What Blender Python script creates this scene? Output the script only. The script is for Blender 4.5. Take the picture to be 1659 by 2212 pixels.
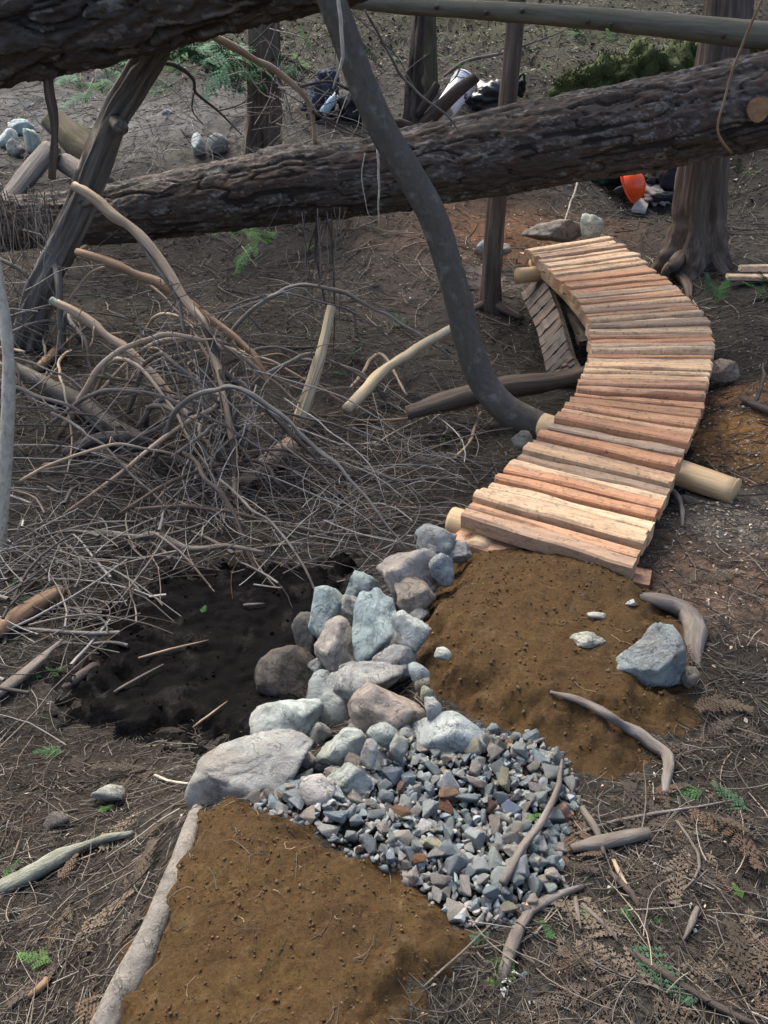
import bpy, bmesh, math, random
import numpy as np
from mathutils import Matrix, Vector
random.seed(7); rng = np.random.default_rng(11)
for o in list(bpy.data.objects): bpy.data.objects.remove(o)
scene = bpy.context.scene; COL = scene.collection

# ------------------------------------------------------------------ camera, sky, sun, exposure
CAMH, PITCH, VFOV = 1.6, math.radians(-30), math.radians(62)
cam = bpy.data.objects.new('camera', bpy.data.cameras.new('camera')); COL.objects.link(cam)
cam.location = (0, 0, CAMH); cam.rotation_euler = (math.pi/2 + PITCH, 0, 0)
cam.data.sensor_fit = 'VERTICAL'; cam.data.angle = VFOV
cam.data.clip_start = 0.05; cam.data.clip_end = 300
scene.camera = cam
scene.render.resolution_x, scene.render.resolution_y = 768, 1024
SUN_EL, SUN_AZ = math.radians(52), math.radians(-28)      # azimuth measured from +Y, clockwise
world = bpy.data.worlds.new('World'); scene.world = world; world.use_nodes = True
wn = world.node_tree.nodes; wn.clear()
wo = wn.new('ShaderNodeOutputWorld'); wb = wn.new('ShaderNodeBackground'); ws = wn.new('ShaderNodeTexSky')
ws.sky_type = 'NISHITA'; ws.sun_disc = False; ws.sun_elevation = SUN_EL; ws.sun_rotation = SUN_AZ
ws.dust_density = 4.5; ws.ozone_density = 0.1; ws.air_density = 0.7
wb.inputs['Strength'].default_value = 0.10
world.node_tree.links.new(ws.outputs[0], wb.inputs[0]); world.node_tree.links.new(wb.outputs[0], wo.inputs[0])
sl = bpy.data.lights.new('sun', 'SUN'); sl.energy = 1.1; sl.angle = math.radians(38); sl.color = (1.0, 0.96, 0.88)
sun = bpy.data.objects.new('sun', sl); COL.objects.link(sun)
sv = Vector((math.sin(SUN_AZ)*math.cos(SUN_EL), math.cos(SUN_AZ)*math.cos(SUN_EL), math.sin(SUN_EL)))
sun.rotation_euler = sv.to_track_quat('Z', 'Y').to_euler(); sun.location = (-4, 8, 12)
vs = scene.view_settings; vs.view_transform = 'Standard'; vs.look = 'None'; vs.gamma = 1; vs.exposure = 1.98
vs.use_curve_mapping = False

# ------------------------------------------------------------------ noise
def _h(ix, iy, iz, s=0):
    n = (ix.astype(np.int64)*374761393 + iy.astype(np.int64)*668265263 + iz.astype(np.int64)*2147483647 + s*1274126177) & 0xffffffff
    n = ((n ^ (n >> 13))*1274126177) & 0xffffffff
    n = ((n ^ (n >> 16))*2246822519) & 0xffffffff
    return ((n ^ (n >> 15)) & 0xffffff)/float(0xffffff)
def vnoise(p, s=0):
    p = np.asarray(p, float); i = np.floor(p).astype(np.int64); f = p - i; f = f*f*f*(f*(f*6-15)+10)
    r = 0
    for dx in (0, 1):
        wx = f[..., 0] if dx else 1-f[..., 0]
        for dy in (0, 1):
            wy = f[..., 1] if dy else 1-f[..., 1]
            for dz in (0, 1):
                wz = f[..., 2] if dz else 1-f[..., 2]
                r = r + wx*wy*wz*_h(i[..., 0]+dx, i[..., 1]+dy, i[..., 2]+dz, s)
    return r*2-1
def fbm(p, oct=4, s=0, gain=.5):
    r = 0; a = 1; p = np.asarray(p, float)
    for k in range(oct): r = r + a*vnoise(p*2**k, s+k*17); a *= gain
    return r
def voro(p, s=0):
    p = np.asarray(p, float); i = np.floor(p).astype(np.int64)
    f1 = np.full(p.shape[:-1], 9.); f2 = f1.copy(); idv = np.zeros(p.shape[:-1])
    for dx in (-1, 0, 1):
        for dy in (-1, 0, 1):
            for dz in (-1, 0, 1):
                c = i + np.array([dx, dy, dz]); cx, cy, cz = c[..., 0], c[..., 1], c[..., 2]
                q = np.stack([c[..., 0]+_h(cx, cy, cz, s+1), c[..., 1]+_h(cx, cy, cz, s+2), c[..., 2]+_h(cx, cy, cz, s+3)], -1)
                d = np.sqrt(((q-p)**2).sum(-1)); h = _h(cx, cy, cz, s+4)
                m = d < f1; f2 = np.where(m, f1, np.minimum(f2, d)); idv = np.where(m, h, idv); f1 = np.where(m, d, f1)
    return f1, f2, idv
def sstep(a, b, x): t = np.clip((x-a)/(b-a), 0, 1); return t*t*(3-2*t)
def p3(x, y, z=0): x = np.asarray(x, float); return np.stack([x, np.zeros_like(x)+y, np.zeros_like(x)+z], -1)

# ------------------------------------------------------------------ pixel directions -> places
F = 1106/math.tan(VFOV/2)
def ray(u, v):
    a = (u-829.5)/F; b = (1106-v)/F; c, s = math.cos(PITCH), math.sin(PITCH)
    return np.array([a, c - b*s, s + b*c])
def at_z(u, v, z): d = ray(u, v); t = (z-CAMH)/d[2]; return np.array([0, 0, CAMH]) + d*t
def at_y(u, v, y): d = ray(u, v); t = y/d[1]; return np.array([0, 0, CAMH]) + d*t
def depth(p): return p[1]*math.cos(PITCH) + (p[2]-CAMH)*math.sin(PITCH)
def pxm(px, p): return px*depth(p)/F

# ------------------------------------------------------------------ terrain height
CT = []
for u, v, z in [(700,2200,0),(500,2120,0),(900,2120,0),(700,1850,0),(1000,1980,-.02),(440,1800,0),(300,1900,-.17),(100,1800,-.27),(100,2100,-.2),
    (250,1750,-.3),(20,2212,-.2),(300,1600,-.42),(500,1560,-.45),(450,1420,-.48),(620,1350,-.5),(640,1480,-.48),(200,1500,-.42),(50,1600,-.36),
    (50,1400,-.35),(200,1250,-.45),(500,1200,-.5),(700,1170,-.5),(850,1120,-.45),(100,1000,-.4),(400,1000,-.48),(700,1000,-.5),(950,1050,-.45),
    (900,900,-.45),(600,850,-.48),(300,800,-.4),(50,800,-.3),(1100,850,-.5),(1180,780,-.62),(1100,700,-.52),(1000,620,-.36),(800,700,-.45),
    (600,650,-.38),(300,620,-.3),(700,550,-.25),(400,560,-.2),(950,520,-.17),(1100,500,-.12),(1250,480,-.1),(1400,480,-.06),(1560,560,-.1),
    (1640,620,-.12),(1640,760,-.15),(1600,900,-.15),(1640,1050,-.18),(1500,1050,-.2),(1480,1150,-.16),(1600,1300,-.13),(1560,1500,-.1),
    (1630,1700,-.06),(1500,1800,-.05),(1350,2000,-.04),(1600,2100,-.03),(1200,2180,-.02),(1150,1270,-.11),(1000,1300,-.1),(1300,1350,-.11),
    (950,1400,-.09),(1150,1500,-.09),(1350,1550,-.09),(1250,1650,-.08),(800,1700,-.08),(950,1750,-.09),(1100,1800,-.09),(1000,1650,-.08),
    (1150,1650,-.08),(1300,900,-.38),(1400,800,-.34),(1400,680,-.38),(1250,560,-.25),(1300,1050,-.33)]:
    CT.append(at_z(u, v, z))
for u, v, y in [(1355,425,9.7),(1560,430,9.8),(1100,430,9.0),(800,480,8.2),(300,320,9.2),(300,200,11.5),(50,250,10.5),(600,250,10),(985,255,10.2),
    (1300,250,10.6),(1300,100,12.3),(985,100,12.5),(500,90,13),(100,60,13.3),(1600,250,10.6),(1600,60,13),(200,-40,14.5),(830,-40,14.5),(1500,-40,14.3)]:
    CT.append(at_y(u, v, y))
for q in [(-14,25,8),(0,25,9),(14,25,9),(-14,14,2.4),(14,14,2.6),(-12,8,.3),(12,8,.3),(-10,3,-.3),(10,3,0),(-8,-3,-.2),(8,-3,0),(0,-3,0),
    (-22,38,16),(0,38,17),(22,38,17)]: CT.append(np.array(q, float))
CT = np.array(CT)
def _tk(r2): return np.where(r2 > 1e-12, r2*np.log(np.maximum(r2, 1e-12))*.5, 0)
_n = len(CT); _A = np.zeros((_n+3, _n+3)); _d2 = ((CT[:, None, :2]-CT[None, :, :2])**2).sum(-1)
_A[:_n, :_n] = _tk(_d2) + np.eye(_n)*.01; _A[:_n, _n] = 1; _A[:_n, _n+1:] = CT[:, :2]; _A[_n, :_n] = 1; _A[_n+1:, :_n] = CT[:, :2].T
_w = np.linalg.solve(_A, np.concatenate([CT[:, 2], [0, 0, 0]]))
def H_exact(x, y):
    x = np.asarray(x, float); y = np.asarray(y, float); sh = x.shape; X = x.ravel(); Y = y.ravel(); out = np.zeros(X.shape)
    for k in range(0, len(X), 40000):
        a, b = X[k:k+40000], Y[k:k+40000]
        r2 = (a[:, None]-CT[None, :, 0])**2 + (b[:, None]-CT[None, :, 1])**2
        out[k:k+40000] = _tk(r2) @ _w[:_n] + _w[_n] + _w[_n+1]*a + _w[_n+2]*b
    n = fbm(p3(X*1.7, Y*1.7), 3, 5)*(.008+.014*sstep(3., 5., Y)) + fbm(p3(X*7, Y*7), 3, 9)*.007
    amp = 1 + np.clip((Y-7)/3, 0, 2.5)
    return (out + n*amp).reshape(sh)
_gx0, _gy0, _gs = -10., -.5, .02
_GX, _GY = np.meshgrid(_gx0+np.arange(1001)*_gs, _gy0+np.arange(901)*_gs, indexing='ij'); _GH = H_exact(_GX, _GY)
def H(x, y):
    x = np.asarray(x, float); y = np.asarray(y, float)
    fx = (x-_gx0)/_gs; fy = (y-_gy0)/_gs; ins = (fx >= 0) & (fx < 999.9) & (fy >= 0) & (fy < 899.9)
    fx = np.clip(fx, 0, 999.9); fy = np.clip(fy, 0, 899.9); i = fx.astype(int); j = fy.astype(int); a = fx-i; b = fy-j
    z = (_GH[i, j]*(1-a)+_GH[i+1, j]*a)*(1-b) + (_GH[i, j+1]*(1-a)+_GH[i+1, j+1]*a)*b
    if not ins.all(): z = np.where(ins, z, 0.); z[~ins] = H_exact(x[~ins], y[~ins])
    return z
def h1(x, y): return float(H(np.array([x]), np.array([y]))[0])
def ground(u, v):
    d = ray(u, v); t = np.concatenate([np.linspace(.6, 8, 260), np.linspace(8.05, 26, 260)])
    P = np.array([0, 0, CAMH]) + d*t[:, None]; g = P[:, 2] - H(P[:, 0], P[:, 1])
    k = np.argmax(g < 0)
    if g[k] >= 0: k = len(t)-1
    if k == 0: return P[0]
    a = g[k-1]/(g[k-1]-g[k]+1e-9); return P[k-1] + (P[k]-P[k-1])*a
def g3(u, v, lift=0): p = ground(u, v).copy(); p[2] += lift; return p

# ------------------------------------------------------------------ object helpers
def mesh_of(name, V, Fc, mat, attrs=None, smooth=True):
    me = bpy.data.meshes.new(name); V = np.asarray(V, float)
    if isinstance(Fc, np.ndarray):
        n = Fc.shape[1]
        me.vertices.add(len(V)); me.vertices.foreach_set('co', V.astype(np.float32).ravel())
        me.loops.add(Fc.size); me.loops.foreach_set('vertex_index', Fc.astype(np.int32).ravel())
        me.polygons.add(len(Fc)); me.polygons.foreach_set('loop_start', np.arange(0, Fc.size, n, dtype=np.int32))
        me.update(calc_edges=True)
    else: me.from_pydata(V.tolist(), [], Fc)
    if smooth: me.polygons.foreach_set('use_smooth', np.ones(len(me.polygons), bool))
    for k, (typ, arr) in (attrs or {}).items():
        a = me.attributes.new(k, typ, 'POINT')
        a.data.foreach_set('color' if typ == 'FLOAT_COLOR' else ('vector' if typ == 'FLOAT_VECTOR' else 'value'), np.asarray(arr, np.float32).ravel())
    if mat: me.materials.append(mat)
    me.validate(); me.update(); return me
def link(name, me, parent=None, loc=None, mat4=None, color=None):
    o = bpy.data.objects.new(name, me); COL.objects.link(o)
    if parent is not None: o.parent = parent
    if mat4 is not None: o.matrix_basis = mat4
    if loc is not None: o.location = loc
    if color is not None: o.color = (*color, 1)
    return o
def tag(o, label=None, cat=None, group=None, kind=None):
    if label: o['label'] = label
    if cat: o['category'] = cat
    if group: o['group'] = group
    if kind: o['kind'] = kind
    return o
def put(name, V, Fc, mat, parent=None, attrs=None, smooth=True, color=None, origin=None):
    """verts in world space; origin set to the base of the shape"""
    V = np.asarray(V, float)
    if origin is None:
        origin = np.array([(V[:, 0].min()+V[:, 0].max())/2, (V[:, 1].min()+V[:, 1].max())/2, V[:, 2].min()])
    me = mesh_of(name, V-origin, Fc, mat, attrs, smooth)
    po = np.zeros(3)
    q = parent
    while q is not None: po = po + np.array(q.location); q = q.parent
    return link(name, me, parent, tuple(origin-po), color=color)
def empty(name, loc, label, cat, group=None):
    o = bpy.data.objects.new(name, None); COL.objects.link(o); o.location = tuple(loc); o.empty_display_size = .1
    return tag(o, label, cat, group)
def spline(P, n):
    P = np.asarray(P, float)
    if len(P) == 2: t = np.linspace(0, 1, n)[:, None]; return P[0]*(1-t)+P[1]*t
    Q = np.vstack([2*P[0]-P[1], P, 2*P[-1]-P[-2]]); seg = len(P)-1; out = []
    for k in np.linspace(0, seg, n):
        i = min(int(k), seg-1); t = k-i; a, b, c, d = Q[i:i+4]
        out.append(.5*((2*b) + (c-a)*t + (2*a-5*b+4*c-d)*t*t + (3*b-a-3*c+d)*t**3))
    return np.array(out)
def tube(P, R, n=None, sides=10, amp=.08, freq=6., seed=0, cap=True, flat=1., disp=None, wob=0.):
    """P control points, R radii per control point. returns V, F, attrs(axc)"""
    P = np.asarray(P, float); R = np.asarray(R, float)
    L = np.sqrt(((P[1:]-P[:-1])**2).sum(1)).sum()
    if n is None: n = max(6, min(60, int(L/.04)))
    C = spline(P, n); r = np.interp(np.linspace(0, 1, n), np.linspace(0, 1, len(R)), R)
    if wob: C = C + np.stack([vnoise(p3(np.linspace(0, L*9, n), k*7.3, seed*3.7)) for k in range(3)], -1)*wob
    T = np.gradient(C, axis=0); T /= np.linalg.norm(T, axis=1)[:, None]+1e-12
    up = np.array([0, 0, 1.]) if abs(T[:, 2]).mean() < .8 else np.array([1., 0, 0])
    if abs(T @ up).max() < .9:
        N = np.cross(up, T); N /= np.linalg.norm(N, axis=1)[:, None]+1e-12
    else:
        N = np.zeros_like(T); a0 = np.eye(3)[np.argmin(np.abs(T[0]))]; v = np.cross(T[0], a0); N[0] = v/np.linalg.norm(v)
        for i in range(1, n):
            v = N[i-1]-T[i]*(N[i-1] @ T[i]); N[i] = v/(np.linalg.norm(v)+1e-12)
    B = np.cross(T, N)
    s = np.concatenate([[0], np.cumsum(np.sqrt(((C[1:]-C[:-1])**2).sum(1)))])
    th = np.linspace(0, 2*np.pi, sides, endpoint=False)
    S, TH = np.meshgrid(s, th, indexing='ij'); RR = r[:, None]+0*TH
    ax = np.stack([S, RR*np.cos(TH), RR*np.sin(TH)], -1)
    if disp is not None: D = disp(ax, S, TH, RR)
    else: D = RR*amp*fbm(ax*freq/np.maximum(r.mean()*12, .02)*np.array([.35, 1, 1]) + seed*9.1, 3, seed)
    rad = RR + D
    V = C[:, None, :] + rad[..., None]*(np.cos(TH)[..., None]*N[:, None, :] + flat*np.sin(TH)[..., None]*B[:, None, :])
    V = V.reshape(-1, 3); A = ax.reshape(-1, 3)
    i = np.arange(n-1)[:, None]*sides; j = np.arange(sides)[None]; j2 = (j+1) % sides
    Fq = np.stack([i+j, i+j2, i+sides+j2, i+sides+j], -1).reshape(-1, 4)
    Fl = Fq.tolist()
    if cap:
        Fl.append(list(range(sides))[::-1]); Fl.append(list(range((n-1)*sides, n*sides)))
    return V, Fl, {'axc': ('FLOAT_VECTOR', A)}
def stick(name, P, R, mat, parent=None, color=None, **k):
    V, Fc, a = tube(P, R, **k); return put(name, V, Fc, mat, parent, a, True, color, origin=np.asarray(P[0], float))
_ico = {}
def ico(sub):
    if sub not in _ico:
        bm = bmesh.new(); bmesh.ops.create_icosphere(bm, subdivisions=sub, radius=1)
        _ico[sub] = (np.array([v.co[:] for v in bm.verts]), np.array([[v.index for v in f.verts] for f in bm.faces])); bm.free()
    V, Fc = _ico[sub]; return V.copy(), Fc
def rockshape(seed, sub=4, npl=11, p=42, rough=.045, lo=.56, hi=.92):
    r = np.random.default_rng(seed); V, Fc = ico(sub)
    nn = r.normal(size=(npl, 3)); nn /= np.linalg.norm(nn, axis=1)[:, None]; d = r.uniform(lo, hi, npl)
    q = np.maximum(V @ nn.T/d, 0)**p; q = q.sum(1) + (1/1.12)**p
    V = V*(q**(-1./p))[:, None]
    e = fbm(V*2.2+seed*3.1, 4, seed % 97)
    V *= (1 + rough*e + rough*.5*np.abs(vnoise(V*5+seed, 3)) - rough*.9*sstep(.1, .0, np.abs(vnoise(V*1.7+seed*2.3, 5))))[:, None]
    mx = V.max(0); mn = V.min(0); V = (V-(mx+mn)/2)/((mx-mn)/2)
    return V, Fc
def rotz(V, a): c, s = math.cos(a), math.sin(a); return V @ np.array([[c, s, 0], [-s, c, 0], [0, 0, 1]])
def rot_any(V, r): 
    m = np.array(Matrix.Rotation(r[0], 3, 'X') @ Matrix.Rotation(r[1], 3, 'Y') @ Matrix.Rotation(r[2], 3, 'Z')); return V @ m.T
def box(x0, x1, y0, y1, z0, z1):
    V = np.array([(x, y, z) for z in (z0, z1) for y in (y0, y1) for x in (x0, x1)], float)
    return V, [[0, 2, 3, 1], [4, 5, 7, 6], [0, 1, 5, 4], [2, 6, 7, 3], [0, 4, 6, 2], [1, 3, 7, 5]]
def rbox(sx, sy, sz, p=5, sub=4, lump=.03, seed=0):
    V, Fc = ico(sub); q = (np.abs(V)**p).sum(1)**(-1/p); V = V*q[:, None]
    V *= (1 + lump*fbm(V*2.3+seed*5.7, 4, seed))[:, None]
    return V*np.array([sx, sy, sz]), Fc

# ------------------------------------------------------------------ materials
class NT:
    def __init__(s, name):
        s.m = bpy.data.materials.new(name); s.m.use_nodes = True; s.t = s.m.node_tree
        s.t.nodes.clear(); s.out = s.t.nodes.new('ShaderNodeOutputMaterial'); s.b = s.t.nodes.new('ShaderNodeBsdfPrincipled')
        s.t.links.new(s.b.outputs[0], s.out.inputs[0])
    def n(s, typ, **k):
        x = s.t.nodes.new(typ)
        for a, b in k.items(): setattr(x, a, b)
        return x
    def l(s, a, b): s.t.links.new(a, b)
    def coord(s, scale=(1, 1, 1), attr=None, kind='Object'):
        if attr: c = s.n('ShaderNodeAttribute', attribute_name=attr).outputs['Vector']
        else: c = s.n('ShaderNodeTexCoord').outputs[kind]
        m = s.n('ShaderNodeMapping'); m.inputs['Scale'].default_value = scale; s.l(c, m.inputs[0]); return m.outputs[0]
    def noise(s, v, sc, det=5, rough=.6, dist=0.):
        x = s.n('ShaderNodeTexNoise'); x.inputs['Scale'].default_value = sc; x.inputs['Detail'].default_value = det
        x.inputs['Roughness'].default_value = rough; x.inputs['Distortion'].default_value = dist; s.l(v, x.inputs['Vector']); return x.outputs['Fac']
    def vor(s, v, sc, feat='F1', out='Distance'):
        x = s.n('ShaderNodeTexVoronoi', feature=feat); x.inputs['Scale'].default_value = sc; s.l(v, x.inputs['Vector']); return x.outputs[out]
    def ramp(s, f, stops):
        x = s.n('ShaderNodeValToRGB'); e = x.color_ramp.elements
        while len(e) < len(stops): e.new(.5)
        for k, (p, c) in enumerate(stops): e[k].position = p; e[k].color = (*c, 1) if len(c) == 3 else c
        s.l(f, x.inputs[0]); return x.outputs[0]
    def mix(s, f, a, b, mode='MIX'):
        x = s.n('ShaderNodeMix', data_type='RGBA', blend_type=mode)
        for sock, val in ((x.inputs['Factor'], f), (x.inputs[6], a), (x.inputs[7], b)):
            if isinstance(val, (int, float)): sock.default_value = val
            elif isinstance(val, tuple): sock.default_value = (*val, 1)
            else: s.l(val, sock)
        return x.outputs[2]
    def math(s, op, a, b=None):
        x = s.n('ShaderNodeMath', operation=op)
        for k, v in enumerate((a, b)):
            if v is None: continue
            if isinstance(v, (int, float)): x.inputs[k].default_value = v
            else: s.l(v, x.inputs[k])
        return x.outputs[0]
    def bump(s, h, st, dist=.01, prev=None):
        x = s.n('ShaderNodeBump'); x.inputs['Strength'].default_value = st; x.inputs['Distance'].default_value = dist
        s.l(h, x.inputs['Height'])
        if prev is not None: s.l(prev, x.inputs['Normal'])
        return x.outputs[0]
    def fin(s, col, rough=.9, nor=None, spec=.3, coat=0):
        if isinstance(col, tuple): s.b.inputs['Base Color'].default_value = (*col, 1)
        else: s.l(col, s.b.inputs['Base Color'])
        if isinstance(rough, (int, float)): s.b.inputs['Roughness'].default_value = rough
        else: s.l(rough, s.b.inputs['Roughness'])
        s.b.inputs['Specular IOR Level'].default_value = spec
        if nor is not None: s.l(nor, s.b.inputs['Normal'])
        if coat: s.b.inputs['Coat Weight'].default_value = coat
        return s.m
def plain(name, col, rough=.7, spec=.3, var=.25, sc=40, bump=.2):
    m = NT(name); v = m.coord(); f = m.noise(v, sc, 4)
    c = m.mix(f, tuple(x*(1-var) for x in col), tuple(min(1, x*(1+var)) for x in col))
    return m.fin(c, rough, m.bump(f, bump, .005), spec)
def bark(name, c0, c1, c2, sc=18, stretch=.25, bump=.6, moss=None, rough=.9, pale=None, spec=.2):
    m = NT(name); v = m.coord((stretch, 1, 1), 'axc'); w = m.coord((1, 1, 1), 'axc')
    f = m.noise(v, sc, 7, .65, .6); g = m.noise(v, sc*.22, 3); fine = m.noise(v, sc*5, 3)
    c = m.ramp(f, [(.3, c0), (.52, c1), (.75, c2)])
    c = m.mix(m.math('MULTIPLY', g, .45), c, c1)
    if pale: c = m.mix(m.ramp(m.noise(w, sc*.35, 5), [(.55, (0, 0, 0)), (.68, (.8, .8, .8))]), c, pale)
    if moss: c = m.mix(m.ramp(m.noise(w, 7, 6), [(.52, (0, 0, 0)), (.66, (.85, .85, .85))]), c, moss)
    b = m.bump(f, bump, .012); b = m.bump(fine, bump*.5, .004, b)
    return m.fin(c, rough, b, spec)
def colattr(name, rough=.85, var=.25, sc=60, spec=.25):
    m = NT(name); a = m.n('ShaderNodeAttribute', attribute_name='Col').outputs['Color']; v = m.coord()
    f = m.noise(v, sc, 3); c = m.mix(m.ramp(f, [(.3, (1-var,)*3), (.7, (1+var,)*3)]), a, a)
    x = m.mix(1., a, m.ramp(f, [(.3, (1-var,)*3), (.7, (1,)*3)]), 'MULTIPLY')
    return m.fin(x, rough, m.bump(f, .3, .002), spec)

def mk_ground():
    m = NT('forest_floor'); v = m.coord()
    big = m.noise(v, 1.3, 4); mid = m.noise(v, 9, 6, .7); fine = m.noise(v, 60, 8, .8, .3); sp = m.vor(v, 160, out='Color')
    c = m.ramp(fine, [(.3, (.008, .008, .007)), (.5, (.033, .031, .026)), (.68, (.085, .079, .066)), (.85, (.25, .235, .20))])
    c = m.mix(m.ramp(mid, [(.35, (0, 0, 0)), (.7, (.7, .7, .7))]), c, m.ramp(fine, [(.3, (.014, .012, .010)), (.8, (.09, .078, .06))]))
    c = m.mix(m.ramp(m.noise(v, 24, 6, .75), [(.52, (0,)*3), (.66, (.75,)*3)]), c, m.ramp(fine, [(.3, (.035, .031, .026)), (.8, (.19, .17, .14))]))
    c = m.mix(m.ramp(m.noise(v, 31, 6, .75), [(.55, (0,)*3), (.68, (.8,)*3)]), c, (.018, .014, .011))
    c = m.mix(m.ramp(big, [(.35, (.55,)*3), (.6, (0,)*3)]), c, m.ramp(fine, [(.3, (.012, .01, .009)), (.8, (.07, .055, .044))]))
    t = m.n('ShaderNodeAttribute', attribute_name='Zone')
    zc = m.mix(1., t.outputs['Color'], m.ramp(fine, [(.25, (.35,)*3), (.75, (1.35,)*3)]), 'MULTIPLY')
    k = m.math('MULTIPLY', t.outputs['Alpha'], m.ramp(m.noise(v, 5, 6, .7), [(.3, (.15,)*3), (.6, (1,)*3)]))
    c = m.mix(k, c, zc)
    b = m.bump(fine, .8, .008); b = m.bump(m.noise(v, 28, 5, .7), .8, .025, b)
    return m.fin(c, .92, b, .15)
def mk_dirt():
    m = NT('brown_soil'); v = m.coord()
    f = m.noise(v, 85, 8, .82); g = m.noise(v, 5, 5, .6); h = m.noise(v, 260, 4, .8)
    c = m.ramp(f, [(.28, (.036, .021, .008)), (.46, (.084, .050, .019)), (.62, (.125, .078, .032)), (.8, (.20, .138, .07))])
    c = m.mix(m.ramp(g, [(.35, (0,)*3), (.7, (.5,)*3)]), c, m.ramp(f, [(.3, (.046, .024, .010)), (.8, (.105, .058, .023))]))
    c = m.mix(m.ramp(m.noise(v, 3.1, 6, .7), [(.44, (0,)*3), (.62, (.7,)*3)]), c, m.ramp(f, [(.3, (.03, .017, .008)), (.75, (.085, .052, .024))]))
    c = m.mix(m.ramp(m.noise(v, 17, 5, .75), [(.56, (0,)*3), (.68, (.6,)*3)]), c, (.15, .10, .05))
    b = m.bump(f, .8, .012); b = m.bump(h, .5, .004, b)
    return m.fin(c, .93, b, .15)
def mk_mud():
    m = NT('wet_mud'); v = m.coord()
    f = m.noise(v, 26, 7, .7); g = m.noise(v, 6, 4)
    c = m.ramp(f, [(.3, (.002, .002, .002)), (.6, (.0055, .005, .0048)), (.85, (.014, .012, .0105))])
    r = m.ramp(g, [(.36, (.16,)*3), (.46, (.9,)*3)])
    return m.fin(c, r, m.bump(f, .7, .015), .07)
def mk_rock(wet=False):
    m = NT('wet_stone' if wet else 'stone'); v = m.coord(); oc = m.n('ShaderNodeObjectInfo'); rnd = oc.outputs['Random']
    off = m.n('ShaderNodeVectorMath', operation='ADD'); m.l(v, off.inputs[0]); cx = m.n('ShaderNodeCombineXYZ')
    m.l(m.math('MULTIPLY', rnd, 37.), cx.inputs[0]); m.l(m.math('MULTIPLY', rnd, 11.), cx.inputs[1]); m.l(cx.outputs[0], off.inputs[1]); v = off.outputs[0]
    a = m.noise(v, 13, 7, .72, .8); b2 = m.noise(v, 42, 7, .75, .4); s = m.noise(v, 170, 4, .8)
    c = m.mix(1., oc.outputs['Color'], m.ramp(a, [(.3, (.5, .5, .5)), (.47, (1., 1., 1.)), (.6, (1.25, 1.24, 1.2)), (.74, (1.75, 1.72, 1.66))]), 'MULTIPLY')
    c = m.mix(m.ramp(m.noise(v, 5, 5, .6), [(.52, (0,)*3), (.7, (.55,)*3)]), c, (.31, .25, .195))
    c = m.mix(m.ramp(b2, [(.57, (0,)*3), (.67, (.5,)*3)]), c, (.29, .235, .18))
    c = m.mix(m.ramp(s, [(.6, (0,)*3), (.72, (.55,)*3)]), c, (.58, .58, .55))
    c = m.mix(m.ramp(m.noise(v, 16, 5, .7), [(.64, (0,)*3), (.76, (.6,)*3)]), c, (.085, .07, .06))
    ck = m.ramp(m.noise(v, 6, 4, .6, 1.6), [(.49, (0,)*3), (.5, (.4,)*3), (.51, (0,)*3)]); c = m.mix(ck, c, (.06, .05, .043))
    inv = m.math('SUBTRACT', a, ck); n = m.bump(inv, .9, .035); n = m.bump(b2, .9, .016, n); n = m.bump(s, .6, .005, n)
    return m.fin(c, m.ramp(a, [(.4, (.18,)*3), (.65, (.5,)*3)]) if wet else .72, n, .5 if wet else .3)
def mk_plank(name, tint=None, dirt=.5):
    m = NT(name); tc = m.n('ShaderNodeTexCoord'); oc = m.n('ShaderNodeObjectInfo')
    off = m.n('ShaderNodeVectorMath', operation='ADD'); m.l(tc.outputs['Object'], off.inputs[0]); cx = m.n('ShaderNodeCombineXYZ')
    m.l(m.math('MULTIPLY', oc.outputs['Random'], 53.), cx.inputs[0]); m.l(m.math('MULTIPLY', oc.outputs['Random'], 17.), cx.inputs[1]); m.l(m.math('MULTIPLY', oc.outputs['Random'], 5.), cx.inputs[2])
    m.l(cx.outputs[0], off.inputs[1]); mp = m.n('ShaderNodeMapping'); mp.inputs['Scale'].default_value = (.09, 1, 1); m.l(off.outputs[0], mp.inputs[0])
    v = mp.outputs[0]; w = off.outputs[0]
    gr = m.noise(v, 70, 6, .7, .6); st = m.noise(v, 16, 4, .6)
    c = m.mix(1., oc.outputs['Color'], m.ramp(gr, [(.25, (.5, .42, .35)), (.48, (.95, .92, .88)), (.75, (1.2, 1.18, 1.12))]), 'MULTIPLY')
    c = m.mix(m.ramp(st, [(.5, (0,)*3), (.72, (.45,)*3)]), c, (.40, .22, .115))
    c = m.mix(m.ramp(m.noise(w, 48, 6, .75), [(.54, (0,)*3), (.64, (dirt*1.4,)*3)]), c, (.10, .07, .045))
    c = m.mix(m.ramp(m.noise(w, 9, 4, .7), [(.5, (0,)*3), (.68, (dirt*.9,)*3)]), c, (.20, .14, .095))
    c = m.mix(m.ramp(m.vor(w, 7), [(.03, (.85,)*3), (.07, (0,)*3)]), c, (.07, .035, .02))
    b = m.bump(gr, .55, .006); b = m.bump(st, .4, .01, b)
    return m.fin(c, .68, b, .3)

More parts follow.
